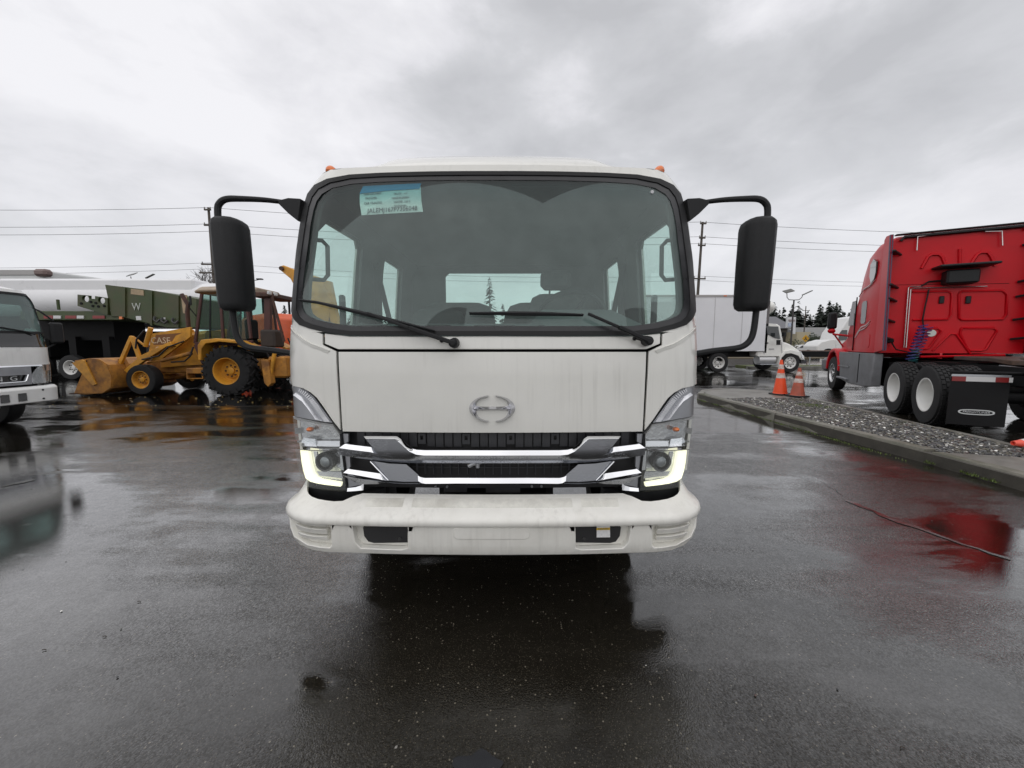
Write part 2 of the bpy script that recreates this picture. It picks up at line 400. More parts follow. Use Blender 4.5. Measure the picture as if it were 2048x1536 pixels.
    mx = nd(t, 'ShaderNodeMixShader'); L(fz, mx.inputs[0]); L(df.outputs[0], mx.inputs[1]); L(gl.outputs[0], mx.inputs[2]); L(mx.outputs[0], out.inputs['Surface'])
    return m
ASPH = asphalt('wet_asphalt', (.018, .0158, .0118), .5)
m = MB(); N = 24
m.add([(-900, -300, 0), (900, -300, 0), (900, 1500, 0), (-900, 1500, 0)], [(0, 1, 2, 3)])
tag(m.obj('ground', ASPH, smooth=0), 'wet black asphalt of the truck lot with puddles', 'asphalt', kind='structure')
# a lower strip on the left where the rain has pooled
m = MB()
ov = [(-40, 9.2), (-40, 26), (-4.0, 26), (-2.6, 16), (-2.5, 11.5), (-3.1, 9.6), (-4.2, 8.9), (-6.5, 8.75), (-9, 9.0), (-14, 8.8), (-22, 9.1)]
m.prism(ov, lambda a, b: (a, b, .005), lambda a, b: (a, b, -.02))
tag(m.obj('pooled_strip', asphalt('pooled_asphalt', (.012, .0115, .0105), 1.35, 11.0), smooth=0), kind='structure')

# ------------------------------------------------------------------ the white truck
TR = thing('cab_over_truck', 'large white crew-cab truck facing the camera, chrome grille and lit headlights', 'truck', (TX, TY, 0))
def ms(l): return [(-a, b) for a, b in l]
def sym(l): return list(l) + [(-a, b) for a, b in reversed(l)]
def both(name, mb, mt, parent=TR, **k):
    a = mb.obj(name, mt, parent, **k); b = mb._mir().obj(name, mt, parent, **k); return a, b

GAP = .0
center = sym([(-0.694,1.366),(-0.687,0.970)])
# dark structure behind the panel gaps
m = MB(); m.skin([(-.96, .66), (-.96, 1.44), (.96, 1.44), (.96, .66)], FM, .075, .02, step=.1); m.obj('inner_front', DARK, TR)
cp_ = MB().skin(center, FM, 0, .02, step=.06).obj('front_panel', WHITE, TR, bev=.004)
SEAL = [(0.006,1.446),(-0.277,1.446),(-0.643,1.447),(-0.760,1.464),(-0.822,1.482),(-0.861,1.501),(-0.890,1.528),(-0.935,1.578),(-0.944,1.638),(-0.943,1.745),(-0.943,1.842),(-0.917,1.959),(-0.906,2.067),(-0.899,2.150),(-0.907,2.217),(-0.877,2.256),(-0.831,2.276),(-0.736,2.292),(-0.580,2.296),(-0.347,2.297),(0.001,2.296)]
SEAL = [(0, SEAL[0][1])] + SEAL[1:-1] + [(0, SEAL[-1][1])]
SEALI = [(0.006,1.468),(-0.278,1.468),(-0.639,1.469),(-0.750,1.484),(-0.811,1.502),(-0.843,1.520),(-0.866,1.544),(-0.883,1.581),(-0.888,1.631),(-0.888,1.736),(-0.884,1.828),(-0.876,1.945),(-0.870,2.052),(-0.865,2.127),(-0.863,2.183),(-0.847,2.223),(-0.810,2.250),(-0.718,2.270),(-0.570,2.275),(-0.341,2.275),(0.001,2.275)]
SEALI = [(0, SEALI[0][1])] + SEALI[1:-1] + [(0, SEALI[-1][1])]
FRIT = [(0.006,1.492),(-0.278,1.492),(-0.633,1.493),(-0.735,1.509),(-0.797,1.524),(-0.829,1.545),(-0.846,1.563),(-0.856,1.592),(-0.860,1.633),(-0.861,1.732),(-0.857,1.823),(-0.851,1.936),(-0.848,2.036),(-0.843,2.104),(-0.837,2.153),(-0.826,2.190),(-0.794,2.221),(-0.699,2.240),(-0.558,2.246),(-0.335,2.249),(0.001,2.248)]
FRIT = [(0, FRIT[0][1])] + FRIT[1:-1] + [(0, FRIT[-1][1])]
full = lambda l: l + [(-a, b) for a, b in reversed(l[1:-1])]
MB().skin(full(SEAL), FM, -.006, .022, holes=[full(SEALI)], step=.03).obj('windshield_seal', RUBBER, TR, bev=.005)
WS = glass('windshield_glass', (.845, .94, .915), haze=.08, hcol=(.52, .60, .585), refl=.8, wipe=[(-.17, 1.42, .17, .84, 0), (.72, 1.42, .17, .86, 0)], band=(2.12, 2.25, (.56, .78, .78)))
wsg = MB().skin(full([(a * 1.0, b) for a, b in SEALI]), FM, .002, .006, step=.06).obj('windshield', WS, TR)
MB().skin(full(SEALI), FM, -.0005, .002, holes=[full(FRIT)], step=.03).obj('windshield_border', mat('frit_black', (.02, .02, .022), .3, var=.3, vscale=14), TR)
# upper shell round the windshield: pillars and header
zt = 2.335
shell = [(-1.0, 1.43), (-1.0, zt), (1.0, zt), (1.0, 1.43)]
hole_edge = [p for p in SEAL if p[1] > 1.47]
low = [p for p in SEAL if p[1] <= 1.47 and p[0] < -.86]
shell = [(-1, 1.455), (-1, zt), (1, zt), (1, 1.455)] + [(-a, b) for a, b in [q for q in SEAL if q[0] < -.8]] + [(0.0, SEAL[-1][1])] + [q for q in SEAL if q[0] < -.8][::-1]
sel = [q for q in SEAL if q[1] > 1.46][: -1]
PS = .972
shell = [(-PS, 1.46), (-PS, 2.2), (-1, 2.24), (-1, zt), (1, zt), (1, 2.24), (PS, 2.2), (PS, 1.46)] + [(-a, b) for a, b in sel] + [(0.0, SEAL[-1][1])] + sel[::-1]
MB().skin(shell, FM, 0, .03, step=.05).obj('windshield_frame', WHITE, TR)
# cowl strip and corner panels
cowl = sym([(-0.763,1.459),(-0.761,1.407),(-0.694,1.379)])
cowl = [(-0.763,1.457),(-0.760,1.407),(-0.696,1.379)]
cowl = cowl + [(-a, b) for a, b in reversed(cowl)] + [(-a, b) for a, b in [(-0.642,1.442),(-0.277,1.441)]] + [(0, SEAL[0][1] - .003)] + [(-0.277,1.441),(-0.642,1.442)]
MB().skin(cowl, FM, .002, .02, step=.05).obj('cowl_panel', WHITE, TR, bev=.003)
cor = [(-0.915,1.508),(-0.860,1.490),(-0.821,1.472),(-0.772,1.454),(-0.769,1.400),(-0.706,1.368),(-0.697,0.975),(-0.735,1.028),(-0.770,1.087),(-0.802,1.137),(-0.820,1.162),(-0.848,1.182),(-0.917,1.199)]
cor = [(-1.0, cor[0][1] + .01)] + cor[1:-1] + [(-1.0, cor[-1][1])]
both('corner_panel', MB().skin(cor, FM, 0, .02, step=.05), WHITE, bev=.003)
m = MB(); m.ribbon([(-0.918,1.490),(-0.858,1.445),(-0.811,1.405),(-0.734,1.373)], -.006, [(-0.915,1.472),(-0.862,1.428),(-0.814,1.388),(-0.746,1.358)], -.001, FM, .01); both('corner_crease', m, WHITE)
# roof
rows = []
for d in (0, .012, .03, .06, .1, .16, .24, .34, .5, .8, 1.4, 2.0, 2.4):
    r = []
    for i in range(61):
        s = -1 + 2 * i / 60; x, y, z = FM(s, zt); tt = abs(x) / tab(zt, WID)
        q = min(1, d / .3); A = .085 * (1 - (1 - q) ** 2) if d < .3 else .085
        k = max(0, min(1, (.67 - tt) / .13)); k = k * k * (3 - 2 * k); e = max(0, min(1, d / .16)); e = e ** .7
        yy = y + d * (1.0 if d < 2.4 else 1.0)
        r.append((x, min(yy, 2.72), z + A * (1 - tt ** 4) + .05 * k * e))
    rows.append(r)
m = MB(); m.loft(rows, caps=False, closed=False); m.obj('roof', WHITE, TR, smooth=60)
# cab sides: doors with glass, rear doors, back wall
ARCH = [(1.42 + .50 * math.cos(a), .44 + .50 * math.sin(a)) for a in [math.pi * i / 10 for i in range(11)]]
fd = [(1.008, .62), (1.008, zt), (1.97, zt), (1.97, .62)]
fdw = [(.988, 1.47), (.988, 1.90), (1.03, 2.02), (1.16, 2.16), (1.66, 2.17), (1.72, 2.12), (1.72, 1.38), (1.2, 1.38)]
rdw = [(2.20, 1.42), (2.20, 2.17), (2.75, 2.17), (2.78, 2.12), (2.78, 1.42)]
rd = [(1.975, .62), (1.975, zt), (3.52, zt), (3.52, .62)]
fd2 = [(1.008, .70), (1.008, 1.45), (.977, 1.46), (.977, 2.195), (1.004, 2.24), (1.004, zt), (1.97, zt), (1.97, .70)] + [(1.925, .62), (1.85, .79), (1.72, .92), (1.55, .97), (1.38, .96), (1.22, .88), (1.09, .72)]
LINER = mat('grey_interior_trim', (.12, .122, .12), .85, var=.12, bump=.03, bscale=200)
GLS = glass('side_glass', (.93, .98, .96), haze=.02)
m = MB().skin(fd2, FM, 0, .015, holes=[fdw], step=.09); both('door', m, WHITE)
m = MB().skin(rd, FM, 0, .015, holes=[rdw], step=.12); both('rear_door', m, WHITE)
m = MB().skin([(1.0, 1.0), (1.0, 1.4), (1.19, 1.38), (1.72, 1.38), (1.72, 2.12), (1.66, 2.17), (1.16, 2.16), (1.06, 2.06), (1.0, 2.1), (1.0, 2.3), (1.97, 2.3), (1.97, 1.0)], FM, .04, .02, step=.09); m.skin([(1.975, 1.0), (1.975, 2.3), (3.5, 2.3), (3.5, 1.0)], FM, .04, .02, holes=[rdw], step=.12); both('door_trim', m, LINER)
both('door_window', MB().skin(fdw, FM, .006, .005, step=.12), GLS)
both('rear_door_window', MB().skin(rdw, FM, .006, .005, step=.12), GLS)
m = MB().skin([(-.955, 1.44), (-.955, 2.30), (.955, 2.30), (.955, 1.44)] + [(-a, b) for a, b in [q for q in FRIT if q[1] > 1.46][:-1]] + [(0, FRIT[-1][1])] + [q for q in FRIT if q[1] > 1.46][:-1][::-1], FM, .05, .02, step=.06); m.obj('pillar_trim', LINER, TR)
m = MB(); m.prism([(-1.05, .7), (-1.07, 1.5), (-1.07, 2.1), (-.95, 2.36), (.95, 2.36), (1.07, 2.1), (1.07, 1.5), (1.05, .7)], lambda a, b: (a, 2.70, b), lambda a, b: (a, 2.76, b), holes=[[(-.66, 1.55), (-.66, 2.17), (-.62, 2.21), (.62, 2.21), (.66, 2.17), (.66, 1.55)]]); m.obj('back_wall', LINER, TR)
m = MB(); m.box((0, 2.735, 1.88), (1.34, .006, .68)); m.obj('back_window', GLS, TR)
m = MB(); m.prism([(-1.0, .62), (-.95, .46), (.95, .46), (1.0, .62), (1.0, 2.72), (-1.0, 2.72)], lambda a, b: (a, b, 2.285), lambda a, b: (a, b, 2.305)); m.obj('headliner', mat('headliner', (.24, .245, .24), .9, var=.05), TR)
m = MB(); m.box((0, 1.5, .98), (2.0, 2.4, .06)); m.box((0, .45, 1.15), (1.9, .1, .4)); m.obj('cab_floor', DARK, TR)
# dashboard
DASH = mat('dashboard_grey', (.10, .11, .11), .75, var=.1)
m = MB(); prof = [(.40, 1.20), (.235, 1.36), (.25, 1.44), (.33, 1.49), (.55, 1.525), (.66, 1.50), (.70, 1.42), (.72, 1.05), (.6, 1.02)]
rg = []
for x in (-.93, -.88, -.6, -.2, .1, .2, .28, .6, .68, .88, .93):
    lift = .085 if .2 < x < .7 else 0; k = .92 if abs(x) > .9 else 1; push = .05 * x * x + (.07 if abs(x) > .85 else 0)
    rg.append([(x, y + push, z + (lift if z > 1.43 and y > .5 else 0)) for y, z in prof])
m.loft(rg); m.obj('dashboard', DASH, TR, smooth=50, bev=.01)
for x in (-.7, -.35, .0, .35): MB().box((x, .40, 1.506), (.22, .05, .006), ch=.002).obj('defroster_vent', BLACKP, TR)
# steering wheel
m = MB(); cc_ = Vector((.50, .95, 1.60)); ax = Vector((0, .66, .75)).normalized(); ring_ = m.ring(cc_, ax, .215, 28)
tor = []
for i in range(28):
    p = ring_[i]; rd_ = (p - cc_).normalized(); tor.append([p + rd_ * math.cos(a) * .017 + ax * math.sin(a) * .017 for a in [2 * math.pi * k / 8 for k in range(8)]])
m.loft(tor, wrap=True)
for a in (0, 9, 19): m.seg(cc_ - ax * .02, ring_[a], .03, .012)
m.cyl(cc_ - ax * .05, cc_ - ax * .0, .07, .06, 14); m.cyl(cc_ - ax * .35, cc_ - ax * .04, .03, .03, 10)
m.obj('steering_wheel', BLACKP, TR)
# grab handles on the pillars
m = MB(); m.tube([(-1.0, .42, 1.97), (-.955, .46, 1.975), (-.935, .48, 1.95), (-.935, .47, 1.79), (-.95, .45, 1.76), (-1.02, .38, 1.755)], .012, 8); both('grab_handle', m, LINER)
# seats
SEATM = mat('seat_fabric', (.075, .077, .075), .9, var=.2, vscale=25, bump=.06, bscale=220)
def seat(x, y, w, hz_, head=True, ht=.62):
    s = node('seat', TR, (x, y, 0))
    a = MB(); a.box((0, 0, hz_), (w, .5, .16), ch=.05); a.obj('cushion', SEATM, s, bev=.03)
    a = MB(); rr = []
    for q, sx_, dy in ((0, .92, 0), (.15, 1, .01), (.5, 1, .05), (.8, .94, .09), (.95, .8, .115), (1, .55, .12)):
        hw = w / 2 * sx_; z = hz_ + .02 + ht * q; yy = .2 + dy; d = .07 * (1 if q < .9 else .7)
        rr.append([(-hw, yy - d * .4, z), (-hw * .7, yy - d, z), (hw * .7, yy - d, z), (hw, yy - d * .4, z), (hw, yy + d * .6, z), (hw * .7, yy + d, z), (-hw * .7, yy + d, z), (-hw, yy + d * .6, z)])
    a.loft(rr); a.obj('backrest', SEATM, s, smooth=60)
    if head:
        a = MB(); a.box((0, .33, hz_ + ht + .14), (.26, .09, .17), ch=.035); a.cyl((-.05, .33, hz_ + ht - .05), (-.05, .33, hz_ + ht + .08), .008); a.cyl((.05, .33, hz_ + ht - .05), (.05, .33, hz_ + ht + .08), .008); a.obj('headrest', SEATM, s, bev=.02)
seat(.47, 1.30, .5, 1.19); seat(-.52, 1.22, .48, 1.18, False, .50); seat(-.06, 1.24, .40, 1.16, False, .36)
seat(-.5, 2.25, .86, 1.12, False, .72); seat(.42, 2.25, .86, 1.12, False, .72)
m = MB(); m.cyl((-.98, 1.42, 1.2), (-.98, 1.42, 2.0), .03, n=6); m.seg((-.99, 1.40, 2.05), (-.94, 1.75, 1.35), .045, .006); both('seat_belt', m, mat('belt', (.03, .03, .03), .8))
m = MB(); m.tube([(-.98, .62, 1.36), (-.9, .66, 1.47), (-.85, .72, 1.52), (-.80, .78, 1.50), (-.79, .82, 1.40)], .022, 8); both('door_pull', m, LINER)
# sticker on the glass
PAP = mat('paper', (.80, .84, .82), .7, var=.04, vscale=30)
st = [(-0.652,2.193),(-0.626,2.068),(-0.331,2.081),(-0.357,2.233),(-0.420,2.237),(-0.640,2.226)]
TXT = mat('print_grey', (.12, .14, .15), .8)
pz = MB().skin(st, FM, .012, .002, step=.03).obj('window_paper', PAP, TR)
m = MB().skin([(-0.643,2.229),(-0.651,2.187),(-0.519,2.200),(-0.359,2.207),(-0.353,2.238)], FM, .009, .002, step=.03); m.obj('blue_tape', mat('blue_tape', (.02, .30, .55), .4), pz)
def on_front(u_, z_, off, wdt, up=.02):
    a = Vector(FM(u_ - wdt, z_, off)); b = Vector(FM(u_ + wdt, z_, off)); c = Vector(FM(u_, z_ - up, off)); e = Vector(FM(u_, z_ + up, off))
    r = (b - a).normalized(); u = (e - c); u = (u - r * u.dot(r)).normalized(); return face_text((a + b) / 2, r, u)
(q0,) = [(-0.477,2.094)]; (q1,) = [(-0.585,2.185)]; (q2,) = [(-0.588,2.160)]; (q3,) = [(-0.573,2.133)]; (q4,) = [(-0.448,2.182)]; (q5,) = [(-0.444,2.159)]; (q6,) = [(-0.433,2.137)]; (q7,) = [(-0.439,2.115)]
for q, s_, sz in ((q0, 'JALEMJ167P7306048', .036), (q1, 'CAB DELIVERY', .017), (q2, 'TACOMA', .017), (q3, 'CAB TRAILING', .017), (q4, 'TRUCK    6.5', .015), (q5, 'MADE IN JAPAN', .015), (q6, 'DEXTER  156 C', .015), (q7, 'NATIONAL', .015)):
    text('lettering', s_, sz, TXT, pz, on_front(q[0], q[1], .008, .02) @ Matrix.Rotation(R(2.5), 4, 'Z'), .0006, .86)
(qb,) = [(0.774,2.197)]
m = MB(); c_ = Vector(FM(qb[0], qb[1], -.004)); m.cyl(c_, c_ + Vector((0, .012, 0)), .009, n=12); m.obj('sensor_button', mat('pale_plastic', (.6, .6, .62), .4), TR)
# wipers
def wiper(piv, elbow, b0, b1):
    P = lambda q, o: Vector(FM(q[0], q[1], o))
    w = node('wiper', TR)
    a = MB(); a.cyl(P(piv, .0), P(piv, -.05), .026, .022, 14); a.cyl(P(piv, -.05), P(piv, -.06), .018, .01, 12); a.obj('pivot', BLACKP, w)
    mid_ = ((piv[0] + elbow[0]) / 2, (piv[1] + elbow[1]) / 2)
    a = MB(); a.seg(P(piv, -.045), P(mid_, -.055), .028, .02, .004); a.seg(P(mid_, -.055), P(elbow, -.045), .018, .014, .003); a.obj('wiper_arm', BLACKP, w)
    a = MB(); n = 10
    pts = [(b0[0] + (b1[0] - b0[0]) * i / n, b0[1] + (b1[1] - b0[1]) * i / n) for i in range(n + 1)]
    rr = [.004 + .007 * math.sin(math.pi * min(1, max(0, i / n)) ) for i in range(n + 1)]
    a.tube([P(q, -.026) for q in pts], rr, 6); a.ribbon(pts, -.022, [(p, q - .008) for p, q in pts], -.012, FM, .004, 1); a.obj('wiper_blade', BLACKP, w)
    a = MB(); dx = -1; 
    a.tube([P(piv, -.02), P((piv[0] - .03, piv[1] + .004), -.022), P((piv[0] - .055, piv[1] + .012), -.015)], .004, 6); a.sphere(P((piv[0] - .055, piv[1] + .012), -.014), .011, 10, 6); a.obj('washer_hose', BLACKP, w)
wiper(*[(-0.167,1.410),(-0.550,1.553),(-0.861,1.628),(-0.251,1.468)])
wiper(*[(0.692,1.420),(0.423,1.550),(-0.100,1.554),(0.407,1.547)])
# marker lamps
AMB = mat('amber_lens', (.75, .17, .02), .25, coat=.5)
for sx_ in (-1, 1):
    m = MB(); m.sphere((sx_ * .945, .60, 2.392), (.030, .05, .034), 14, 6, True); m.obj('marker_lamp', AMB, TR)
for x in (-.23, 0, .23):
    m = MB(); m.sphere((x, .66, 2.462), (.022, .04, .018), 10, 5, True); m.obj('roof_lamp', AMB, TR)
# mirrors
def mirror_set(sx_):
    mo = node('side_mirror', TR)
    rr = []
    for q, k in ((0, .72), (.03, .93), (.08, 1), (.5, 1.02), (.92, 1.0), (.97, .93), (1, .72)):
        z = 1.575 + .455 * q; cx_ = (1.348 if sx_ > 0 else 1.338) - .012 * (1 - q) ; hw = .077 * k * (.94 + .06 * q); dp = .068 * k
        pr = [(-1, .25), (-.86, -.5), (-.45, -.95), (.35, -1), (.82, -.75), (1.0, -.1), (1.0, .7), (.9, 1), (-.9, 1), (-1, .8)]
        rr.append([(sx_ * (cx_ + hw * a * -1), .27 + dp * b, z) for a, b in pr])
    a = MB(); a.loft(rr); a.obj('mirror_housing', mat('mirror_plastic', (.011, .0115, .0125), .55, var=.3, vscale=30, bump=.5, bscale=380, spec=.3), mo, smooth=50)
    a = MB(); a.box((sx_ * 1.366, .345, 1.80), (.17, .01, .38), ch=.004); a.obj('mirror_glass', CHROME, mo)
    up = [(1.06, 2.172), (1.14, 2.172), (1.21, 2.162), (1.28, 2.142), (1.335, 2.128), (1.368, 2.105), (1.380, 2.07), (1.380, 1.98)]
    a = MB(); a.tube(curve([(sx_ * x, (.46, .44, .38, .31, .275, .27, .27, .27)[i], z) for i, (x, z) in enumerate(up)]), [.010 + .0055 * min(1, i / 18) for i in range(36)], 10)
    a.obj('upper_mirror_arm', BLACKP, mo); a = MB()
    lo = [(1.355, 1.60), (1.350, 1.50), (1.340, 1.44), (1.315, 1.405), (1.27, 1.385), (1.15, 1.37), (1.06, 1.355)]
    a.tube(curve([(sx_ * (x - (.012 if sx_ < 0 else 0)), .27 + .05 * (1.36 - x), z) for x, z in lo]), .0155, 10); a.obj('lower_mirror_arm', BLACKP, mo)
    a = MB(); pl = [(1.03, 2.176), (1.10, 2.180), (1.15, 2.168), (1.15, 2.15), (1.10, 2.10), (1.05, 2.06)]
    a.prism(pl, lambda x, z: (sx_ * x, .40, z), lambda x, z: (sx_ * (x - .02), .52, z))
    a.obj('mirror_bracket', BLACKP, mo, bev=.008)
mirror_set(-1); mirror_set(1)

# emblem: two facing crescents joined by a bar
def emblem():
    a = MB(); (c0, zc0), = [(0.006,1.091)]; c0 = 0.0; hw, hh = .103, .066
    pts = []
    for sg in (-1, 1):
        out = []; inn = []
        for i in range(17):
            an = math.pi / 2 + .17 + (math.pi - .34) * i / 16 if sg < 0 else math.pi / 2 - .17 - (math.pi - .34) * i / 16
            k = abs(math.cos(an)); out.append((c0 + hw * math.cos(an), zc0 + hh * math.sin(an)))
            inn.append((c0 + (hw - .003 - .027 * k ** 1.2) * math.cos(an), zc0 + (hh - .005) * math.sin(an)))
        sec = []
        for o_, n_ in zip(out, inn):
            md = ((o_[0] + n_[0]) / 2, (o_[1] + n_[1]) / 2)
            sec.append([FM(o_[0], o_[1], -.002), FM(md[0], md[1], -.020), FM(n_[0], n_[1], -.002)])
        a.loft(sec)
    n = 10; sec = []
    for i in range(n + 1):
        x = -.082 + .164 * i / n; h = .008 + .007 * (abs(x) / .082) ** 4
        sec.append([FM(x, zc0 + h + .001, -.002), FM(x, zc0 + .000, -.017), FM(x, zc0 - h, -.002)])
    a.loft(sec); a.obj('emblem', CHROMEB, TR, smooth=20)
emblem()

# grille
GDARK = mat('grille_black', (.012, .012, .013), .5, var=.2)
GPANEL = mat('grille_dark_panel', (.035, .036, .04), .45, var=.2)
mm = lambda L_: [(a, b) for a, b in L_] 
def sp2(L_): return L_ + [(-a, b) for a, b in reversed(L_)]
def grib(A, oa, B, ob, mt, name, th=.012):
    A = sp2(A); B = sp2(B); MB().ribbon(A, oa, B, ob, FM, th, 2).obj(name, mt, TR, smooth=40)
R1A = [(-0.579,0.954),(-0.517,0.955),(-0.429,0.955),(-0.409,0.942),(-0.385,0.912),(-0.364,0.896),(-0.339,0.889),(-0.303,0.887),(-0.160,0.888)]
R1B = [(-0.564,0.945),(-0.514,0.946),(-0.433,0.946),(-0.414,0.931),(-0.392,0.907),(-0.368,0.884),(-0.340,0.870),(-0.304,0.866),(-0.161,0.867)]
grib(R1A, -.026, R1B, -.042, CHROME, 'upper_grille_highlight')
DK = [(-0.689,0.896),(-0.631,0.888),(-0.550,0.879),(-0.515,0.872),(-0.541,0.911),(-0.564,0.944),(-0.432,0.946),(-0.413,0.930),(-0.392,0.907),(-0.368,0.883),(-0.340,0.870),(-0.304,0.865),(-0.161,0.867)]
DKl = [(-0.162,0.819),(-0.342,0.818),(-0.451,0.823),(-0.550,0.833),(-0.612,0.843),(-0.665,0.854),(-0.692,0.861)]
tilt = lambda s, z: -.004 + max(0, .80 + .0 - z) * 0.0
zk = DK[-1][1]
up_off = lambda s, z: -.042 + max(0.0, zk - z) * .55
MB().skin(sp2(DK[6:])[0:0] + (DK + [(-a, b) for a, b in reversed(DK)] + [(-a, b) for a, b in reversed(DKl)] + DKl), FM, up_off, .02, step=.03).obj('upper_grille_bar', CHROMED, TR)
for nm, A, B in (('upper_side_highlight', [(-0.668,0.914),(-0.607,0.907),(-0.545,0.900),(-0.517,0.874)], [(-0.690,0.897),(-0.630,0.889),(-0.550,0.880),(-0.514,0.871)]), ('lower_side_highlight', [(-0.664,0.786),(-0.602,0.778),(-0.513,0.766),(-0.485,0.741)], [(-0.681,0.771),(-0.604,0.758),(-0.515,0.742),(-0.481,0.734)])):
    both(nm, MB().ribbon(A, -.028, B, -.043, FM, .012, 2), CHROME)
R2A = [(-0.335,0.765),(-0.323,0.757),(-0.305,0.753),(-0.164,0.755)]; R2B = [(-0.331,0.743),(-0.317,0.733),(-0.299,0.730),(-0.164,0.733)]
grib(R2A, -.046, R2B, -.062, CHROME, 'lower_grille_highlight')
wedge = [(-0.549,0.831),(-0.468,0.819),(-0.389,0.816),(-0.358,0.787),(-0.335,0.765),(-0.330,0.742),(-0.324,0.732),(-0.401,0.730),(-0.473,0.735),(-0.512,0.783)]
zw = wedge[0][1]
both('lower_grille_wedge', MB().skin(wedge, FM, lambda s, z: -.03 - max(0, zw - z) * .1, .02, step=.03), CHROMED)
m = MB(); m.tube([FM(a, b, -.045) for a, b in [(-0.550,0.832),(-0.512,0.785),(-0.473,0.738)]], .0035, 6); both('chrome_edge', m, CHROME)
lipA = [(-0.679,0.766),(-0.604,0.750),(-0.479,0.733),(-0.401,0.728),(-0.324,0.730),(-0.299,0.729),(-0.164,0.731)]; lipB = [(-0.628,0.724),(-0.592,0.715),(-0.474,0.720),(-0.402,0.720),(-0.325,0.719),(-0.299,0.719),(-0.164,0.721)]
grib(lipA, -.062, lipB, -.045, CHROMED, 'lower_grille_lip')
both('grille_post', MB().skin([(-0.692,0.956),(-0.665,0.956),(-0.667,0.915),(-0.689,0.905)], FM, .01, .02, step=.03), SILVER)
both('grille_post', MB().skin([(-0.692,0.860),(-0.664,0.852),(-0.667,0.785),(-0.685,0.769)], FM, .008, .02, step=.03), SILVER)
both('grille_corner', MB().skin([(-0.685,0.758),(-0.628,0.723),(-0.607,0.706),(-0.620,0.692),(-0.686,0.677)], FM, .008, .02, step=.03), SILVER)
both('grille_corner_rim', MB().ribbon([(-0.687,0.675),(-0.647,0.681),(-0.620,0.691),(-0.605,0.705)], .0, [(-0.688,0.659),(-0.649,0.663),(-0.610,0.668),(-0.608,0.669)], -.006, FM, .012, 2), CHROME)
# recessed mesh: backing, cells, struts
m = MB().skin([(-.74, .66), (-.74, .985), (.74, .985), (.74, .66)], FM, .068, .004, step=.1); m.obj('grille_backing', GDARK, TR)
zu0, zu1 = .875, .965
m = MB()
for i in range(31):
    x = -.62 + i * 1.24 / 30
    if i % 5 == 2:
        m.skin([(x - .018, .90), (x + .018, .90), (x + .018, .955), (x - .018, .955)], FM, .045, .006, holes=[[(x - .007, .922), (x + .007, .922), (x + .007, .944), (x - .007, .944)]], step=.06)
    else: m.skin([(x - .018, .885), (x + .018, .885), (x + .018, .962), (x - .018, .962)], FM, .047 + .004 * (i % 3), .006, step=.06)
m.obj('upper_grille_cells', GPANEL, TR)
m = MB()
for i in range(25): 
    x = -.48 + i * .04; a, b = Vector(FM(x, .74, .05)), Vector(FM(x, .86, .05)); m.seg(a, b, .004, .012)
for z in (.775, .80, .825): m.tube([FM(-.5 + .1 * i, z, .056) for i in range(11)], .0025, 4)
m.obj('lower_grille_mesh', GPANEL, TR)
for x, w_ in ((-.25, .075), (-.165, .05)): MB().box((x, .175, .815), (w_, .01, .028)).obj('warning_label', mat('label_yellow', (.65, .42, .02), .5), TR)
m = MB(); m.tube([(-.12, .16, .79), (-.10, .15, .805), (-.07, .15, .81), (-.045, .155, .825), (-.03, .16, .84)], .012, 8); m.box((-.075, .14, .80), (.018, .02, .03), ch=.004); m.obj('hood_latch', SILVER, TR)
m = MB(); m.box((0, .32, .70), (1.2, .12, .12)); m.box((-.2, .22, .66), (.12, .03, .05)); m.box((.05, .22, .655), (.18, .03, .045)); m.tube([(-.6, .24, .68), (-.1, .22, .70), (.6, .24, .69)], .014, 6); m.obj('radiator_support', mat('sooty_metal', (.03, .03, .032), .5, .3, var=.4, vscale=15), TR)
for x, z in ((-.3, .668), (-.24, .668), (.2, .67), (.25, .67), (-.02, .70)): MB().cyl((x, .19, z), (x, .23, z), .006, n=8).obj('bolt', SILVER, TR)
both('grille_seam', MB().ribbon([(-0.700,0.957),(-0.699,0.873),(-0.695,0.759),(-0.693,0.658)], -.002, [(-0.693,0.958),(-0.690,0.873),(-0.688,0.759),(-0.686,0.658)], .0, FM, .03, 2), BLACKP)

# lamps
LREF = mat('lamp_reflector', (.72, .73, .75), .18, 1.0, bump=.5, bscale=35)
LCLR = glass('lamp_lens', (.97, .98, .98), haze=.045, hcol=(.7, .72, .7))  # haze is a pale diffuse mix painted in to brighten the enclosed lamp
k_ = lambda t_: t_
TRIM = [(-0.915,1.199),(-0.867,1.185),(-0.839,1.170),(-0.815,1.140),(-0.802,1.112),(-0.784,1.082),(-0.761,1.047),(-0.738,1.012),(-0.772,1.014),(-0.816,1.023),(-0.860,1.030),(-0.923,1.032)]
TRIM = [(-.985, TRIM[0][1] + .004)] + TRIM[1:-1] + [(-.985, TRIM[-1][1])]
both('lamp_trim', MB().skin(TRIM, FM, .012, .02, step=.03), SILVER)
both('trim_highlight_ridge', MB().ribbon([(-0.891,1.157),(-0.882,1.153),(-0.855,1.137),(-0.838,1.112),(-0.819,1.078),(-0.805,1.045),(-0.787,1.027)], .006, [(-0.893,1.145),(-0.878,1.139),(-0.849,1.118),(-0.831,1.088),(-0.815,1.054),(-0.806,1.031),(-0.779,1.024)], -.010, FM, .02, 2), mat('pale_silver', (.72, .73, .76), .25, .6))  # raised ribbon in paler silver paints the trim's white highlight band
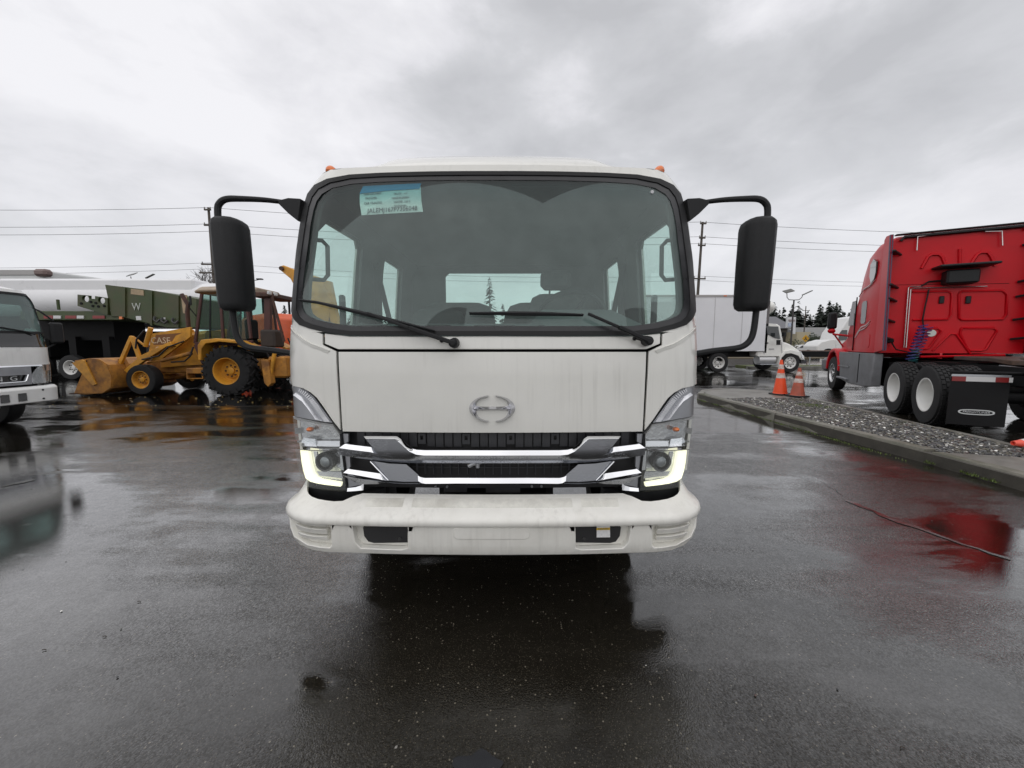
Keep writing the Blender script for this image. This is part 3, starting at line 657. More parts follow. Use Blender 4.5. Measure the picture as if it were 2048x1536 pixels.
TE = [(-0.908,1.195),(-0.868,1.183),(-0.839,1.167),(-0.816,1.136),(-0.803,1.108),(-0.786,1.078),(-0.764,1.043),(-0.747,1.018)]; TI = [(-0.911,1.172),(-0.876,1.168),(-0.850,1.150),(-0.829,1.123),(-0.816,1.097),(-0.803,1.066),(-0.784,1.035),(-0.772,1.018)]
m = MB(); n = 26
def along(l, f):
    k = f * (len(l) - 1); i = min(int(k), len(l) - 2); r = k - i; return (l[i][0] + (l[i + 1][0] - l[i][0]) * r, l[i][1] + (l[i + 1][1] - l[i][1]) * r)
for i in range(4, n):
    f = (i + .5) / n; a = along(TE, f); b = along(TI, f); m.seg(FM(a[0], a[1], .008), FM(b[0], b[1], .008), .006, .008)
both('trim_ribs', m, mat('pale_silver', (.7, .7, .7), .25, .6))
TURN = [(-0.923,1.029),(-0.860,1.027),(-0.816,1.020),(-0.776,1.011),(-0.734,1.004),(-0.701,0.952),(-0.706,0.877),(-0.766,0.876),(-0.809,0.878),(-0.870,0.883),(-0.896,0.895),(-0.912,0.937)]
both('turn_lamp_housing', MB().skin(TURN, FM, .045, .01, step=.05), mat('turn_reflector', (.62, .62, .63), .22, .8, bump=.9, bscale=45))
both('turn_lamp_rim', MB().skin(TURN, FM, .004, .05, holes=[[(a * .985 + .015 * -.86, .5 * (b - .885) * 1.84 + .885) for a, b in TURN]], step=.03), mat('lamp_grey', (.3, .3, .3), .25))
both('turn_lamp_lens', MB().skin(TURN, FM, .0, .004, step=.05), LCLR)
def inz(q, z0): return q
m = MB(); q, = [(-0.837,0.973)]; p = Vector(FM(q[0], q[1], .02)); m.sphere(p, (.018, .02, .012), 12, 6); both('turn_bulb', m, AMB)
m = MB(); 
for i in range(9):
    q0_, q1_ = [(-0.864,0.944),(-0.820,0.920)]; f = i / 8; x_ = q0_[0] + (q1_[0] - q0_[0]) * f; m.seg(FM(x_, .925, .018), FM(x_ + .006, .885, .010), .007, .007)
both('turn_reflector', m, CHROME)
both('turn_lamp_strip', MB().ribbon([(-0.874,0.922),(-0.840,0.913),(-0.805,0.913),(-0.707,0.915)], .022, [(-0.876,0.901),(-0.842,0.890),(-0.807,0.889),(-0.708,0.890)], .008, FM, .01, 3), mat('pale_silver', (.7, .7, .7)))
HEAD = [(-0.929,0.850),(-0.881,0.861),(-0.824,0.866),(-0.767,0.868),(-0.695,0.870),(-0.695,0.791),(-0.693,0.661),(-0.778,0.664),(-0.830,0.666),(-0.862,0.667),(-0.892,0.677),(-0.908,0.713),(-0.918,0.782)]
both('headlight_housing', MB().skin(HEAD, FM, .07, .01, step=.05), LREF)
both('headlight_lens', MB().skin(HEAD, FM, .0, .005, step=.05), LCLR)
both('headlight_edge', MB().ribbon([(-0.932,0.851),(-0.881,0.863),(-0.824,0.868),(-0.767,0.870),(-0.694,0.873)], -.003, [(-0.942,0.837),(-0.882,0.851),(-0.824,0.856),(-0.768,0.859),(-0.695,0.861)], .03, FM, .01, 2), mat('lamp_grey', (.3, .3, .3)))
LED = mat('daylight_led', (1.0, .98, .72), .4, emit=1.05)
LEDP = [(-0.901,0.850),(-0.852,0.859),(-0.850,0.823),(-0.848,0.778),(-0.842,0.742),(-0.831,0.720),(-0.813,0.709),(-0.783,0.703),(-0.723,0.694),(-0.728,0.675),(-0.796,0.681),(-0.828,0.686),(-0.859,0.691),(-0.883,0.701),(-0.894,0.736),(-0.901,0.784)]
both('daytime_strip', MB().skin(LEDP, FM, .018, .02, step=.03), LED)
q, = [(-0.794,0.804)]; p = Vector(FM(q[0], q[1], .02)); n_ = Vector((-.15, -1, 0)).normalized()
m = MB(); m.lathe([(.048, -.05), (.052, .0), (.050, .008), (.041, .006), (.038, -.03)], p, n_, 20); both('projector_bezel', m, mat('gloss_black', (.012, .012, .012), .15, coat=1.0))
m = MB(); m.lathe([(.036, -.02), (.034, -.006), (.026, .008), (.012, .014), (.001, .015)], p - n_ * .005, n_, 18); both('projector_lens', m, mat('projector_glass', (.22, .24, .25), .05, .4, coat=1.0))
m = MB(); m.skin([(-0.835,0.747),(-0.725,0.749),(-0.720,0.712),(-0.780,0.719),(-0.826,0.724)], FM, .035, .01, step=.03); m.skin([(-0.726,0.858),(-0.702,0.859),(-0.706,0.754),(-0.728,0.757)], FM, .04, .01, step=.03); m.skin([(-0.843,0.849),(-0.828,0.849),(-0.827,0.823),(-0.840,0.775),(-0.846,0.799)], FM, .04, .01, step=.03); both('headlight_reflector', m, CHROME)
# black skirt under the lamps
both('lamp_skirt', MB().skin([(-0.894,0.644),(-0.816,0.649),(-0.678,0.638),(-0.531,0.656),(-0.537,0.583),(-0.709,0.577),(-0.863,0.576),(-0.906,0.588)], FM, .03, .06, step=.05), BLACKP)

# bumper
zb_top = .672
def bz(x):      # back edge of the bumper's top face
    u = abs(x)
    return u
LIPZ = .548
low_ = []
bot = lambda s: .392 + .055 * max(0, (abs(s) - .72) / .28) ** 2
outer = [(-1.0 + 2.0 * i / 40, bot(-1.0 + 2.0 * i / 40)) for i in range(41)]
poly = outer + [(1.0, LIPZ), (-1.0, LIPZ)]
rec = [(-0.574,0.521),(-0.570,0.477),(-0.553,0.449),(-0.528,0.442),(-0.364,0.449),(-0.368,0.527)]
recO = [(-.612,.543),(-.604,.458),(-.585,.426),(-.40,.422),(-.372,.432),(-.366,.543)]
ven = [(-.915,.543),(-.90,.475),(-.872,.443),(-.81,.428),(-.73,.422),(-.715,.435),(-.708,.543)]
zcap = LIPZ - .004
recO = [(a, min(b, zcap)) for a, b in recO]; ven = [(a, min(b, zcap)) for a, b in ven]
bl = MB().skin(poly, BM, 0, .05, holes=[recO, ms(recO), ven, ms(ven)], step=.04)
bl.obj('bumper_face', WHITE2, TR, bev=.006, seg=3)
both('bumper_pocket', MB().skin([(-.49 + (a + .49) * 1.1, b + .003) for a, b in recO], BM, .04, .02, step=.05), WHITE2)
both('fog_lamp_cover', MB().skin(rec, BM, .024, .02, step=.05), mat('cover_black', (.015, .015, .016), .45, var=.2), bev=.004)
both('vent_pocket', MB().skin(ven, BM, .045, .02, step=.05), WHITE2)
vz = sorted(b for a, b in ven); 
for k, (a0, a1) in enumerate(((.52, .545), (.482, .512), (.45, .474))):
    both('vent_ridge', MB().ribbon([(-.872 + .008 * k, a1), (-.735, a1)], .012, [(-.872 + .008 * k, a0), (-.735, a0)], .022, BM, .03, 5), WHITE2, bev=.003)
# top lip: profile swept round the front
def topsec(s):
    u = abs(s); pts = []
    dip = .0
    if u < .60: zb, yb = .658, .115
    elif u < .70: k = (u - .60) / .10; k = k * k * (3 - 2 * k); zb, yb = .658 - .028 * k, .115 - .045 * k
    elif u < .9: zb, yb = .630 + .01 * (u - .7) / .2, .07 + .02 * (u - .7) / .2
    else: k = min(1, (u - .9) / .12); k = k * k * (3 - 2 * k); zb, yb = .64 + .075 * k, .09
    x0, y0, _ = BM(s, .56); 
    n = Vector((0, 1, 0)) if u <= .76 else Vector((-math.copysign(1, s) * math.sin(min(1, (u - .76) / .24) * math.pi / 2), math.cos(min(1, (u - .76) / .24) * math.pi / 2), 0)).normalized()
    prof = [(.02, LIPZ - .002), (-.006, LIPZ - .002), (-.010, LIPZ + .004), (-.010, LIPZ + .022), (-.005, LIPZ + .033), (.004, LIPZ + .042), (.03, LIPZ + .057)]
    zs = LIPZ + .057
    for q in (.25, .5, .75, .93): prof.append((.03 + (yb - .03) * q, zs + (zb - zs) * q ** 1.05))
    prof += [(yb, zb), (yb + .006, zb - .012), (yb, zb - .03), (.05, LIPZ + .02)]
    return [(x0 + n.x * a, y0 + n.y * a, z) for a, z in prof]
ss = [-1.12, -1.06, -1.0] + [-.96 + .04 * i for i in range(49)] + [1.0, 1.06, 1.12]
m = MB(); m.loft([topsec(s) for s in ss]); m.obj('bumper_top', WHITE2, TR, smooth=50)
# step pads and plate recess moulded into the bumper
def pad(x0, x1, m_):
    for s0, s1 in ((x0, x1),):
        A = []
        for s in [s0 + (s1 - s0) * i / 8 for i in range(9)]:
            sec = topsec(s); A.append((Vector(sec[7]), Vector(sec[9])))
        n = Vector((0, -.55, .83)) * .0012
        m_.loft([[a + n, b + n, b - n * 4, a - n * 4] for a, b in A])
for x0_, x1_ in ((-.57, -.40), (-.36, .36), (.40, .57)): m = MB(); pad(x0_, x1_, m); m.obj('step_pad', mat('bumper_pad', (.74, .73, .67), .6, var=.08, vscale=30, dirt=(.4, .38, .33), damt=.5, bump=.6, bscale=150), TR)
m = MB(); m.skin([(-.165, .492), (-.165, .53), (-.155, .54), (.155, .54), (.165, .53), (.165, .492), (.15, .482), (-.15, .482)], BM, -.003, .006, step=.05); m.obj('plate_pad', WHITE2, TR, bev=.002)
lab = [(0.463,0.548),(0.522,0.547),(0.525,0.475),(0.465,0.476)]; lab = [(a, min(b, .545)) for a, b in lab]
lb = MB().skin(lab, BM, .018, .002, step=.03).obj('caution_label', mat('label_white', (.75, .75, .75), .6, var=.1, vscale=90), TR)
zz0 = (lab[0][1] + lab[2][1]) / 2
MB().skin([(lab[0][0], zz0 + .004), (lab[1][0], zz0 + .004), (lab[1][0], zz0 + .015), (lab[0][0], zz0 + .015)], BM, .0165, .001, step=.03).obj('label_band', mat('label_yellow', (.65, .42, .02)), lb)
text('lettering', '⚠CAUTION'[1:], .011, TXT, lb, face_text(BM((lab[0][0] + lab[1][0]) / 2, zz0 + .0095, .0155), (1, .04, 0), (0, 0, 1)), .0004)
for sx_ in (-1, 1): MB().cyl(BM(sx_ * .41, .468, .020), BM(sx_ * .41, .468, .03), .010, n=12).obj('cover_latch', mat('gloss_black', (.012, .012, .012)), TR)
# chassis, axles and wheels
m = MB()
for x in (-.42, .42): m.box((x, 3.9, .72), (.07, 7.0, .22))
for y in (1.6, 3.0, 4.4, 5.8, 7.2): m.box((0, y, .72), (.84, .08, .16))
m.box((0, 1.0, .62), (.7, 1.0, .45), ch=.05); m.obj('chassis_frame', DARK, TR)
MB().cyl((-.8, 1.16, .41), (.8, 1.16, .41), .06).obj('axle', DARK, TR); MB().cyl((-.75, 5.6, .41), (.75, 5.6, .41), .09).obj('axle', DARK, TR)
def wheel(parent, c, side, Rr, w, rim, rimmat, deep=.0, lugs=0, bolts=8, hand=16, dish=True, tyremat=None, hubcol=None, blocks=None):
    """wheel whose axle runs along local x; side = +-1 is the outer face"""
    wn_ = node('wheel', parent, c)
    a = MB(); h = w / 2
    a.lathe([(rim, -h * .9), (rim + .35 * (Rr - rim), -h), (Rr * .955, -h * .93), (Rr * .99, -h * .72), (Rr, -h * .4), (Rr, h * .4), (Rr * .99, h * .72), (Rr * .955, h * .93), (rim + .35 * (Rr - rim), h), (rim, h * .9)], (0, 0, 0), (side, 0, 0), 40, wrap=True)
    if blocks:
        nb, rows_ = blocks
        for j in range(rows_):
            for i in range(nb):
                an = 2 * math.pi * (i + .5 * (j % 2)) / nb; x = (-h * .8 + (j + .5) * 1.6 * h / rows_)
                M = Matrix.Rotation(an, 4, 'X') @ Matrix.Translation((x, 0, Rr))
                a.box((0, 0, 0), (1.6 * h / rows_ * .8, 2 * math.pi * Rr / nb * .74, .028), M)
    if lugs:
        for i in range(lugs):
            for sg in (-1, 1):
                an = 2 * math.pi * (i + (.5 if sg > 0 else 0)) / lugs
                M = Matrix.Rotation(an, 4, 'X') @ Matrix.Translation((sg * h * .48, 0, Rr + .0)) @ Matrix.Rotation(R(38) * sg, 4, 'Z')
                a.box((0, 0, 0), (h * 1.05, .055, .07), M)
                M = Matrix.Rotation(an + sg * .0 + .06, 4, 'X') @ Matrix.Translation((sg * h * .97, 0, Rr - .06)); a.box((0, 0, 0), (.03, .055, .12), M)
    a.obj('tyre', tyremat or TYRE, wn_, smooth=40)
    a = MB(); o = h * side; d = deep
    pr = [(rim + .012, h * .86), (rim + .012, h * .95), (rim - .008, h * .93), (rim - .022, h * .75), (rim - .03, h * .55 - d * .8), (rim * .84, h * .45 - d), (rim * .62, h * .42 - d), (rim * .55, h * .55 - d), (rim * .30, h * .58 - d), (rim * .28, h * .80 - d), (rim * .2, h * .86 - d), (.001, h * .86 - d)]
    a.lathe(pr, (0, 0, 0), (side, 0, 0), 36, caps=False)
    a.obj('rim', rimmat, wn_, smooth=40)
    if bolts:
        a = MB()
        for i in range(bolts):
            an = 2 * math.pi * i / bolts; y, z = rim * .43 * math.cos(an), rim * .43 * math.sin(an)
            a.cyl((side * (h * .55 - d), y, z), (side * (h * .68 - d), y, z), .02 * rim / .28, n=6)
        for i in range(hand):
            an = 2 * math.pi * (i + .5) / hand; y, z = rim * .74 * math.cos(an), rim * .74 * math.sin(an)
            a.cyl((side * (h * .40 - d), y, z), (side * (h * .46 - d), y, z), .03 * rim / .28, n=10)
        tag(a.obj('lug_nuts', hubcol or DARK, wn_), kind='stuff')
    return wn_
WR = mat('white_rim', (.72, .72, .70), .35, var=.06, dirt=(.3, .28, .25), dscale=5, damt=.4)
for sx_ in (-1, 1):
    wheel(TR, (sx_ * .84, 1.16, .41), sx_, .41, .23, .22, WR, .02, bolts=6, hand=6)
    wheel(TR, (sx_ * .86, 5.6, .41), sx_, .41, .23, .22, WR, .1, bolts=6, hand=6); wheel(TR, (sx_ * .60, 5.6, .41), sx_, .41, .23, .22, WR, .1, bolts=0)
m = MB(); m.prism([(1.42 - 1 + .15 + .62 * math.cos(a), .42 + .56 * math.sin(a)) for a in [math.pi * i / 12 for i in range(13)]] + [(.05, .42)] * 0 + [(.57 + .54 * math.cos(a), .42 + .49 * math.sin(a)) for a in [math.pi * i / 12 for i in range(12, -1, -1)]], lambda y, z: (-1.112, y + .6, z), lambda y, z: (-.75, y + .6, z)); both('wheel_arch', m, BLACKP)
m = MB(); m.box((-1.10, 1.02, 1.62), (.035, .05, .26), ch=.01); both('side_vent', m, BLACKP)

# ------------------------------------------------------------------ red tractor unit on the right
RED = mat('red_cab_paint', (.52, .004, .011), .32, var=.08, vscale=2, coat=.0, spec=.22)
GREYF = mat('grey_fairing', (.17, .175, .185), .42, var=.08, dirt=(.08, .08, .08), dscale=2.5, damt=.4)
GLD = mat('dark_window', (.03, .035, .037), .06, coat=1.0)
RT = thing('semi_truck', 'red sleeper-cab semi tractor seen from behind, beside the gravel island', 'truck', (8.43, 6.25, 0), -R(27))
def rsec(y, hw, z0, z1, r=.12, n=5, taper=0.0):
    """rounded cab cross-section at station y"""
    out = [(-hw, y, z0), (-hw, y, (z0 + z1) / 2)]
    hw2 = hw - taper
    for i in range(n + 1):
        a = math.pi / 2 * i / n; out.append((-hw2 + r - r * math.cos(a), y, z1 - r + r * math.sin(a)))
    for i in range(n, -1, -1):
        a = math.pi / 2 * i / n; out.append((hw2 - r + r * math.cos(a), y, z1 - r + r * math.sin(a)))
    return out + [(hw, y, (z0 + z1) / 2), (hw, y, z0)]
m = MB(); m.loft([rsec(2.55, 1.13, 1.22, 3.80, .16, 5, .03), rsec(2.62, 1.15, 1.22, 3.84, .18, 5, .03), rsec(3.3, 1.16, 1.22, 3.88, .22, 5, .04), rsec(3.9, 1.15, 1.22, 3.80, .28, 5, .06), rsec(4.4, 1.12, 1.22, 3.58, .34, 5, .10), rsec(4.8, 1.08, 1.22, 3.25, .38, 5, .14), rsec(5.1, 1.05, 1.22, 2.80, .36, 5, .14), rsec(5.4, 1.02, 1.22, 2.25, .22, 5, .10)])
m.obj('sleeper_cab', RED, RT, smooth=50)
m = MB(); m.loft([rsec(5.38, .98, 1.05, 2.10, .22, 5, .1), rsec(6.0, .92, 1.05, 2.0, .26, 5, .14), rsec(6.6, .85, 1.0, 1.86, .28, 5, .18), rsec(7.0, .75, .95, 1.66, .26, 5, .2), rsec(7.12, .6, .9, 1.4, .2, 5, .2)]); m.obj('hood', RED, RT, smooth=50)
for sx_ in (-1, 1):
    m = MB(); arc = [(6.0 + .72 * math.cos(a), .52 + .68 * math.sin(a)) for a in [math.pi * i / 10 for i in range(11)]] + [(6.0 + .58 * math.cos(a), .52 + .56 * math.sin(a)) for a in [math.pi * i / 10 for i in range(10, -1, -1)]]
    m.prism(arc, lambda y, z: (sx_ * 1.2, y, z + .1), lambda y, z: (sx_ * .75, y, z + .1)); m.obj('front_fender', RED, RT, smooth=40, bev=.03)
    m = MB(); m.box((sx_ * 1.08, 7.0, .75), (.3, .3, .45), ch=.08); m.obj('bumper_end', GREYF, RT)
# side panes, stripes, skirts on both sides
STR = mat('stripe_white', (.75, .72, .72), .3)
def side(l, x, th, name, mt):
    for sx_ in (-1, 1):
        m = MB(); m.prism(l, lambda y, z: (sx_ * (x + th), y, z), lambda y, z: (sx_ * (x - .02), y, z)); m.obj(name, mt, RT, bev=.004)
side([(4.50, 1.95), (5.05, 1.95), (5.06, 2.10), (4.86, 2.62), (4.55, 2.62)], 1.10, .012, 'door_window', GLD)
side([(3.55, 1.95), (3.80, 1.95), (3.86, 2.0), (3.86, 2.45), (3.8, 2.52), (3.55, 2.52), (3.5, 2.45), (3.5, 2.0)], 1.155, .012, 'sleeper_window', GLD)
side([(3.15, 3.0), (3.35, 2.92), (3.48, 3.1), (3.48, 3.4), (3.3, 3.5), (3.1, 3.4), (3.08, 3.15)], 1.16, .012, 'upper_window', GLD)
for sx_ in (-1, 1):
    for l in ([(3.15, 2.0), (3.4, 1.9), (3.8, 1.86), (4.1, 1.74), (4.4, 1.6)], [(3.2, 1.92), (3.5, 1.82), (3.9, 1.78), (4.3, 1.60)], [(3.1, 2.98), (3.4, 2.88), (3.9, 2.84), (4.3, 2.70)]):
        MB().tube([(sx_ * (1.165 if y < 3.7 else 1.165 - .035 * (y - 3.7) / .5 ), y, z) for y, z in l], [.006, .016, .016, .012, .006][: len(l)], 6).obj('stripe', STR, RT)
side([(3.15, 1.33), (3.55, 1.33), (3.6, 1.38), (3.6, 1.62), (3.55, 1.67), (3.15, 1.67), (3.1, 1.62), (3.1, 1.38)], 1.155, .010, 'locker_door', RED)
side([(4.42, 1.25), (4.44, 1.25), (4.44, 2.7), (4.42, 2.7)], 1.135, .006, 'door_seam', DARK)
m = MB()
for sx_ in (-1, 1):
    m = MB(); m.prism([(2.62, .42), (2.62, 1.2), (5.38, 1.2), (5.38, 1.05), (5.25, .85), (5.15, .42), (4.4, .34), (3.2, .36)], lambda y, z: (sx_ * 1.19, y, z), lambda y, z: (sx_ * 1.02, y, z)); m.obj('side_skirt', GREYF, RT, bev=.02)
    m = MB(); m.box((sx_ * 1.2, 4.75, .46), (.12, .9, .05), ch=.01); m.box((sx_ * 1.21, 4.75, .8), (.03, .9, .03)); m.obj('entry_step', SILVER, RT)
    m = MB(); m.box((sx_ * 1.194, 3.6, .8), (.012, .02, .74)); m.obj('skirt_seam', DARK, RT)
    m = MB(); m.prism([(1.98, 1.28), (2.54, 1.22), (2.54, 3.80), (2.45, 3.86), (2.18, 3.84)], lambda y, z: (sx_ * 1.19, y + .12, z), lambda y, z: (sx_ * 1.15, y + .12, z)); m.obj('side_extender', RED, RT, bev=.01)
    m = MB(); m.prism([(1.98, 1.28), (2.02, 1.28), (2.22, 3.84), (2.18, 3.84)], lambda y, z: (sx_ * 1.2, y + .12, z), lambda y, z: (sx_ * 1.14, y + .12, z)); m.obj('extender_edge', mat('purple_rubber', (.045, .02, .06), .4), RT)
    for z in (1.55, 1.95, 2.42, 2.72, 3.45):
        m = MB(); m.seg((sx_ * 1.15, 2.18, z + .02), (sx_ * .92, 2.53, z - .03), .05, .045, .01); m.seg((sx_ * 1.15, 2.3, z), (sx_ * 1.0, 2.5, z - .02), .1, .03, .008); m.obj('extender_bracket', BLACKP, RT)
    # mirrors and steer wheels
    m = MB(); m.box((sx_ * 1.42, 5.35, 2.12), (.22, .16, .5), ch=.04); m.obj('door_mirror', BLACKP, RT, bev=.02)
    m = MB(); m.tube([(sx_ * 1.42, 5.35, 1.88), (sx_ * 1.38, 5.3, 1.72), (sx_ * 1.0, 5.2, 1.66)], .03, 8); m.tube([(sx_ * 1.4, 5.36, 1.8), (sx_ * 1.1, 5.42, 1.35)], .02, 6); m.sphere((sx_ * 1.42, 5.35, 1.82), (.1, .1, .08), 10, 6); m.obj('mirror_bracket', RED, RT)
m = MB(); m.tube([(-.95, 2.5, 3.72), (-.9, 2.5, 3.80), (.9, 2.5, 3.80), (.95, 2.5, 3.72)], .03, 6); m.box((0, 2.52, 3.86), (2.1, .12, .03), ch=.01); m.obj('roof_trim', BLACKP, RT)
# rear wall relief
PY = 2.55
def rail(l, r, name, mt, o=.012, n=6, closed=False):
    pts = [(x, PY - o, z) for x, z in l]
    if closed: pts = pts + [pts[0]]
    MB().tube(pts, r, n).obj(name, mt, RT, smooth=60)
REL = RED
for l in ([(-0.551,3.090),(-0.465,3.334),(-0.406,3.378),(-0.294,3.367),(-0.241,3.312),(-0.178,3.140)], [(0.206,3.105),(0.293,3.306),(0.348,3.342),(0.440,3.333),(0.504,3.237),(0.573,3.039)], [(0.050,3.086),(0.020,3.449)]): rail(l, .03, 'pressed_rib', REL)
for l in ([(-0.661,2.585),(-0.107,2.568),(-0.036,2.530),(-0.018,2.429),(-0.005,2.059),(-0.046,1.959),(-0.612,1.959)], [(0.122,2.554),(0.722,2.533),(0.796,2.448),(0.822,2.030),(0.775,1.935),(0.174,1.936),(0.129,1.987),(0.087,2.490)], [(-0.468,1.763),(-0.191,1.775),(-0.124,1.706),(-0.282,1.344),(-0.356,1.309),(-0.484,1.309)], [(0.188,1.768),(0.666,1.758),(0.717,1.692),(0.590,1.314),(0.523,1.280),(0.359,1.279),(0.294,1.346),(0.173,1.650)]):
    rail(l, .022, 'pressed_panel', REL, closed=(l[0][1] - l[-1][1]) ** 2 + (l[0][0] - l[-1][0]) ** 2 < .3)
rail([(-0.226,1.275),(0.017,1.635),(0.115,1.634),(0.365,1.212)], .02, 'pressed_rib', REL)
rail([(-0.419,1.133),(0.226,1.159),(0.874,1.184)], .028, 'pressed_rib', REL)
rail([(-0.962,2.761),(0.810,2.670)], .005, 'panel_seam', DARK, .0)
CHR2 = mat('steel_tube', (.55, .5, .5), .25, .9)
for l in ([(-0.723,1.343),(-0.745,2.677),(-0.709,2.709),(-0.541,2.698)], [(-0.683,1.343),(-0.704,2.639),(-0.667,2.665),(0.477,2.629)]): rail(l, .012, 'air_line', CHR2, .05)
for l in ([(-0.673,3.484),(-0.684,3.778),(-0.427,3.796)], [(0.347,3.757),(0.589,3.732),(0.621,3.440)]): rail(l, .013, 'grab_rail', CHR2, .06)
rail([(-0.409,2.621),(-0.442,2.247),(-0.459,1.971),(-0.412,1.693),(-0.444,1.449)], .014, 'cable', BLACKP, .05)
rail([(-0.541,2.698),(-0.422,2.791),(-0.224,2.794)], .02, 'cable', BLACKP, .05)
l = [(-0.389,3.065),(0.500,3.030),(-0.227,2.995),(0.274,2.708),(-0.191,2.691),(0.278,2.936)]
m = MB(); x0, x1 = l[0][0], l[1][0]; zt_ = l[0][1]; m.box(((x0 + x1) / 2, PY - .2, zt_), (x1 - x0, .42, .05), ch=.015); m.obj('shelf', BLACKP, RT)
m = MB(); m.box(((l[2][0] + l[3][0]) / 2, PY - .14, (l[2][1] + l[3][1]) / 2 - .01), (l[3][0] - l[2][0], .28, l[2][1] - l[3][1]), ch=.03); m.obj('cooling_unit', BLACKP, RT)
for (x, z) in [(-0.178,2.387),(0.233,2.366)]: MB().box((x, PY - .02, z), (.08, .04, .16), ch=.012).obj('latch_vent', BLACKP, RT)
(x, z), = [(-0.277,1.663)]; m = MB(); m.cyl((x, PY - .02, z), (x, PY + .01, z), .075, n=20); m.obj('round_badge', mat('badge_grey', (.5, .52, .48), .4, .3), RT)
def coil(x, y, z0, z1, r, turns, lean, name, mt):
    n = turns * 10; MB().tube([(x + lean * i / n + r * math.cos(2 * math.pi * turns * i / n), y + r * math.sin(2 * math.pi * turns * i / n), z0 + (z1 - z0) * i / n) for i in range(n + 1)], .012, 5).obj(name, mt, RT)
(x, z), (x2, z2) = [(-0.564,1.835),(-0.728,1.057)]
coil(x2 + .02, PY - .35, z2, z, .07, 11, x - x2, 'coiled_hose', mat('blue_hose', (.03, .03, .16), .4)); coil(x2 + .09, PY - .3, z2 - .03, z2 + .25, .07, 5, .03, 'coiled_hose', mat('green_hose', (.01, .10, .11), .4)); coil(x2 + .14, PY - .28, z2 + .1, z - .05, .06, 9, x - x2, 'coiled_hose', mat('purple_hose', (.10, .02, .10), .4))
m = MB(); m.box((-1.0, PY - .1, 1.5), (.14, .12, .1), ch=.02); m.tube([(-.95, PY - .1, 1.45), (-.9, PY - .2, 1.3), (-.6, PY - .4, 1.2)], .015, 6); m.obj('hose_rack', DARK, RT)
# frame, fifth wheel, mud flap
for sx_ in (-1, 1): MB().box((sx_ * .43, 2.6, .92), (.09, 8.2, .28)).obj('frame_rail', DARK, RT)
for c_, d_ in (((0, -1.1, .92), (.86, .1, .2)), ((0, .66, 1.0), (.86, .5, .15)), ((0, 2.3, .95), (.86, .1, .2)), ((0, 4.0, .7), (1.7, 2.4, .6))): MB().box(c_, d_).obj('cross_member', DARK, RT)
m = MB(); fw = [(-.48, 1.05), (-.5, .5), (-.42, .1), (-.3, -.18), (-.16, -.2), (-.09, .15), (.09, .15), (.16, -.2), (.3, -.18), (.42, .1), (.5, .5), (.48, 1.05)]
m.prism(fw, lambda a, b: (a, b, 1.19 - .04 * (b < 0)), lambda a, b: (a, b, 1.12 - .05 * (b < 0))); m.obj('fifth_wheel', mat('rusty_steel', (.06, .045, .04), .5, .4, var=.4, vscale=10, dirt=(.12, .05, .02), damt=.4), RT, bev=.01)
m = MB(); m.seg((-.42, -.2, 1.05), (-.2, -1.1, .98), .07, .05); m.seg((.42, -.2, 1.05), (.2, -1.1, .98), .07, .05); m.obj('ramp_rail', SILVER, RT)
WRC = mat('clean_white_rim', (.78, .78, .76), .35, var=.05, dirt=(.55, .53, .48), dscale=3, damt=.3)
for y in (0, 1.32):
    MB().cyl((-.9, y, .52), (.9, y, .52), .09).obj('axle', DARK, RT)
    for sx_ in (-1, 1):
        wheel(RT, (sx_ * 1.09, y, .52), sx_, .52, .27, .29, WRC, .19, bolts=0, blocks=(36, 4))
        wheel(RT, (sx_ * .76, y, .52), sx_, .52, .27, .29, WR, .1, bolts=0, blocks=(36, 4))
for sx_ in (-1, 1): wheel(RT, (sx_ * 1.05, 6.0, .52), sx_, .52, .28, .29, mat('polished_rim', (.6, .6, .6), .2, .9), -.02, bolts=10, hand=10)
REDR = mat('red_reflector', (.22, .012, .012), .3); WHR = mat('white_reflector', (.62, .62, .62), .3)
for sx_ in (-1, 1):
    MB().tube([(sx_ * .45, -.85, .97), (sx_ * 1.26, -.85, .97)], .028, 8).obj('flap_hanger', DARK, RT)
    fl = MB().box((sx_ * .93, -.85, .53), (.64, .012, .76)).obj('mud_flap', mat('flap_black', (.005, .005, .006), .45, var=.3, spec=.2), RT)
    MB().box((sx_ * .93, -.86, .93), (.64, .012, .035)).obj('flap_clamp', SILVER, RT)
    for a0, a1, mt in ((-.31, -.155, REDR), (-.155, .16, WHR), (.16, .30, REDR), (.30, .34, WHR)):
        MB().box((sx_ * .93 + (a0 + a1) / 2, -.861, .875), (a1 - a0, .006, .075)).obj('reflector_tape', mt, RT)
    m = MB(); o_ = []; i_ = []
    for k in range(28):
        an = 2 * math.pi * k / 28; cx2, cz2 = math.cos(an), math.sin(an)
        o_.append((math.copysign(abs(cx2) ** .6, cx2) * .20, math.copysign(abs(cz2) ** .8, cz2) * .042)); i_.append((math.copysign(abs(cx2) ** .6, cx2) * .178, math.copysign(abs(cz2) ** .8, cz2) * .027))
    m.prism(o_, lambda a, b: (sx_ * .93 + a, -.862, .36 + b), lambda a, b: (sx_ * .93 + a, -.855, .36 + b), holes=[i_]); m.obj('badge_ring', mat('badge_silver', (.6, .62, .62), .35), RT)
    text('lettering', 'FREIGHTLINER', .046, mat('badge_silver', (.6, .62, .62)), RT, face_text((sx_ * .93, -.86, .36), (1, 0, 0), (0, 0, 1)), .001, 1.0, .15)

